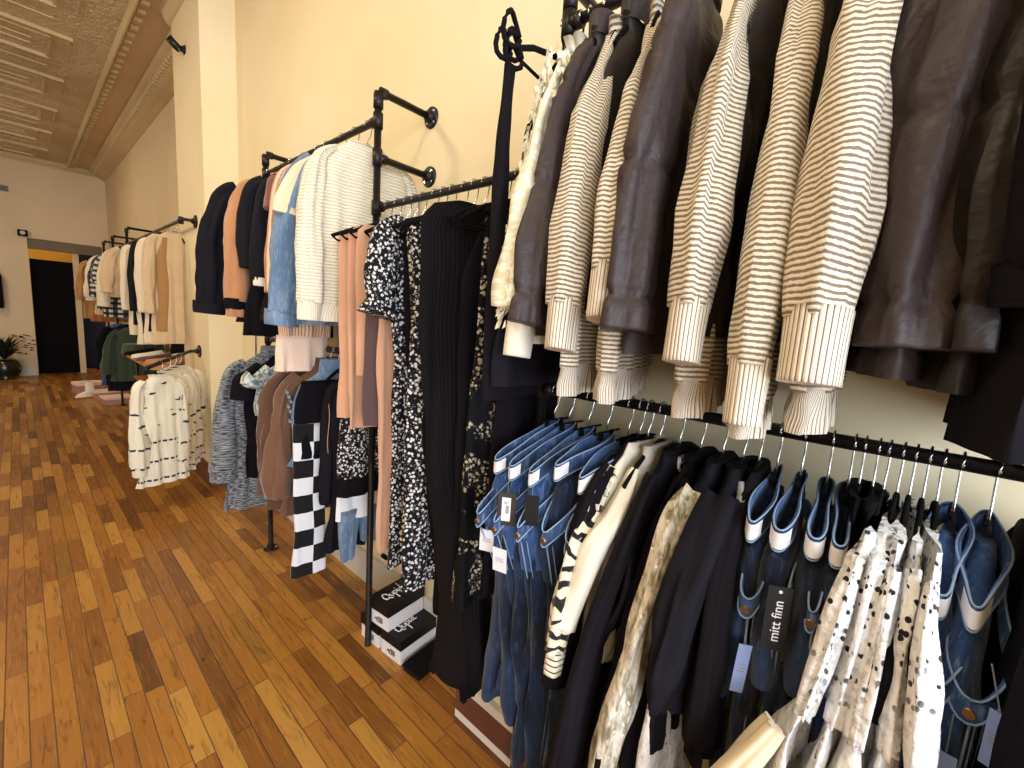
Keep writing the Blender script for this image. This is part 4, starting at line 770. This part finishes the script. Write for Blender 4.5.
t = thing('ankle_boot', 'pale ankle boot standing on the floor beside the pink boxes', 'boot', (.62, 8.75, .0), R(200))
MB().loft([[Vector((x+rx_*math.cos(a), .04*math.sin(a), z)) for a in [6.283*i/14 for i in range(14)]] for z, x, rx_ in ((.02, .04, .12), (.06, .03, .10), (.10, -.02, .055), (.24, -.02, .05))], cap0=True).build('upper', M['ivory'], t)
MB().box((-.08, -.04, 0), (.155, .04, .02)).build('sole', M['woodo'], t)
# potted plant
t = thing('potted_plant', 'dark leafy plant in a glossy black pot at the left edge against the back wall', 'plant', (-.19, 11.2, 0))
lathe('pot', M['pot'], t, [(.12, 0), (.17, .1), (.19, .2), (.16, .3), (.13, .34), (.12, .335)], n=24)
lv = MB(); rr = random.Random(5)
for i in range(46):
    a = rr.uniform(0, 6.28); h = rr.uniform(.1, .42); r_ = rr.uniform(.12, .36); c = Vector((0, 0, .33)); e = Vector((r_*math.cos(a), r_*math.sin(a)*.7, .33+h)); mdl = (c+e)/2+Vector((0, 0, .08)); s_ = Vector((-math.sin(a), math.cos(a), 0))*.028
    lv.quad([c, mdl+s_, e, mdl-s_])
    lv.quad([e, e+s_*1.6+Vector((0, 0, .02)), e+Vector((math.cos(a), math.sin(a), -.1))*.07, e-s_*1.2])
lv.build('foliage', M['leaf'], t)
g = thing('black_garment', 'black long-sleeved garment hung on the back wall at the left edge', 'top', (-.36, 11.45, 1.95), R(0))
topg(g, .72, M['black'], M['black'], .20, .06, 200, (.62, .05, .05, .0, -.02), None, .01)
for s in g.children: pass
hk = MB().tube([(0, .15, -.02), (0, .02, -.02), (0, 0, -.04), (0, 0, -.09)], .006, 8).build('wall_hook', M['pipe'], g)
# right sleeve visible: mirror handled by sleeve2
t = thing('emergency_light', 'small black fixture at the top left corner of the dark doorway', 'light', (.145, 11.53, 2.50))
MB().box((-.06, -.03, -.05), (.06, .07, .05)).build('housing', M['black'], t); MB().tube([(0, -.03, 0), (0, -.05, 0)], [.035, .03], 12).build('lens', M['plastic'], t)
t = thing('air_vent', 'small grey air vent high on the back wall', 'vent', (-.07, 11.6, 3.2))
MB().box((-.12, -.015, -.05), (.10, 0, .05)).build('frame', M['grey'], t)
sl = MB()
for i in range(4): sl.box((-.11, -.022, -.035+i*.02), (.09, -.014, -.028+i*.02))
sl.build('slats', M['charc'], t)
t = thing('spotlight', 'small black spotlight fixed high on the pilaster', 'spotlight', (PX, 4.34, 3.37))
flange((0, 0, 0), (-1, 0, 0), 'wall_plate', t, .032)
MB().tube([(-.03, 0, 0), (-.06, .0, .0)], .012, 10).build('stem', M['pipe'], t)
MB().tube([(-.03, .01, -.015), (-.05, .0, .0), (-.10, .0, .04)], [.02, .027, .028], 16).build('lamp_head', M['pipe'], t)
# small wall thermostat plate beyond
t = thing('wall_sensor', 'small white plate on the far wall right of the long cardigans', 'wall plate', (FX, 6.35, 1.86))
MB().box((-.02, -.045, -.09), (0, .045, .09)).build('cover', M['ivory'], t); MB().box((-.023, -.02, -.03), (-.02, .02, .03)).build('face', M['white'], t)
# power cord seen on the near wall
b = MB().tube([(WX-.004, 3.62, 1.62), (WX-.005, 3.62, 1.4), (WX-.004, 3.63, 1.1), (WX-.004, 3.62, .2)], .004, 6).build('power_cord', M['charc'], None); tag(b, 'thin dark cord running down the near wall beside the pilaster', 'cord')

# ---- shoe boxes
def script_logo(par, Mx, size):
    # handwritten word on the lid, drawn as pen strokes
    S = [[(.10, .55), (.02, .35), (.08, .12), (.25, .08), (.36, .28), (.30, .52), (.16, .60), (.08, .52)], [(.20, .18), (.34, .02), (.44, -.02)],
         [(.44, .36), (.43, .16), (.50, .10), (.58, .18), (.60, .36), (.60, .14), (.66, .12)],
         [(.68, .36), (.69, .1), (.68, -.26)], [(.69, .3), (.78, .38), (.86, .28), (.82, .14), (.70, .12)],
         [(.94, .36), (.94, .16), (1.0, .12)], [(.94, .5), (.945, .52)],
         [(1.20, .32), (1.10, .34), (1.06, .2), (1.12, .12), (1.21, .2), (1.26, .74)], [(1.21, .2), (1.26, .1), (1.36, .14)]]
    mb = MB()
    for s in S: mb.tube([Mx @ Vector(((x-.68)*size, (y-.2+.12*(x-.68))*size, .001)) for x, y in s], .0026, 6)
    return mb.build('script_logo', M['white'], par)
def shoebox(lb, x, y, z, rz, wd, ln, h, logo=True):
    t = thing('shoe_box', lb, 'shoe box', (x, y, z), rz, 'white shoe boxes with black lids')
    MB().box((0, -wd/2, 0), (ln, wd/2, h-.002)).build('box_body', M['white'], t)
    lid = MB(); lh = .040; e = .004
    lid.box((-e, -wd/2-e, h-lh), (ln+e, -wd/2-.0005, h)).box((-e, wd/2+.0005, h-lh), (ln+e, wd/2+e, h)).box((-e, -wd/2-e, h-lh), (-.0005, wd/2+e, h)).box((ln+.0005, -wd/2-e, h-lh), (ln+e, wd/2+e, h)).box((-e, -wd/2-e, h), (ln+e, wd/2+e, h+.004))
    l = lid.build('lid', M['tagblk'], t)
    if logo: script_logo(l, Matrix.Translation((ln*.42, 0, h+.004)) , .085)
    p = MB(); p.box((-.0012, -wd*.30, h*.16), (-.0004, wd*.28, h*.46)); s_ = p.build('size_label', M['ltblue'] if False else M['white'], t)
    q = MB()
    for i, (a_, b_, c_) in enumerate([(-.22, .02, .40), (-.22, .15, .33), (-.24, -.02, .27), (.02, .2, .27), (-.2, .1, .2)]): q.box((-.0018, wd*a_, h*c_-.0022), (-.0012, wd*b_, h*c_+.0022))
    q.build('label_print', M['charc'], s_)
    return t
shoebox('white shoe box with black lid on the floor, nearest of the three', .968, 1.425, 0, R(5), .128, .20, .108)
shoebox('white shoe box with black lid on the floor, left one beside the rack post', .957, 1.572, 0, R(4), .128, .21, .105, False)
shoebox('white shoe box with black lid stacked on top of the two others', .958, 1.508, .1125, R(6), .128, .20, .108)
b = thing('flat_black_box', 'flat black box lying on the floor under the nearest shoe box corner', 'box', (.975, 1.285, 0), R(6))
MB().box((0, -.045, 0), (.19, .05, .022)).build('tray', M['tagblk'], b); MB().box((-.003, -.048, .022), (.193, .053, .028)).build('lid', M['black'], b)
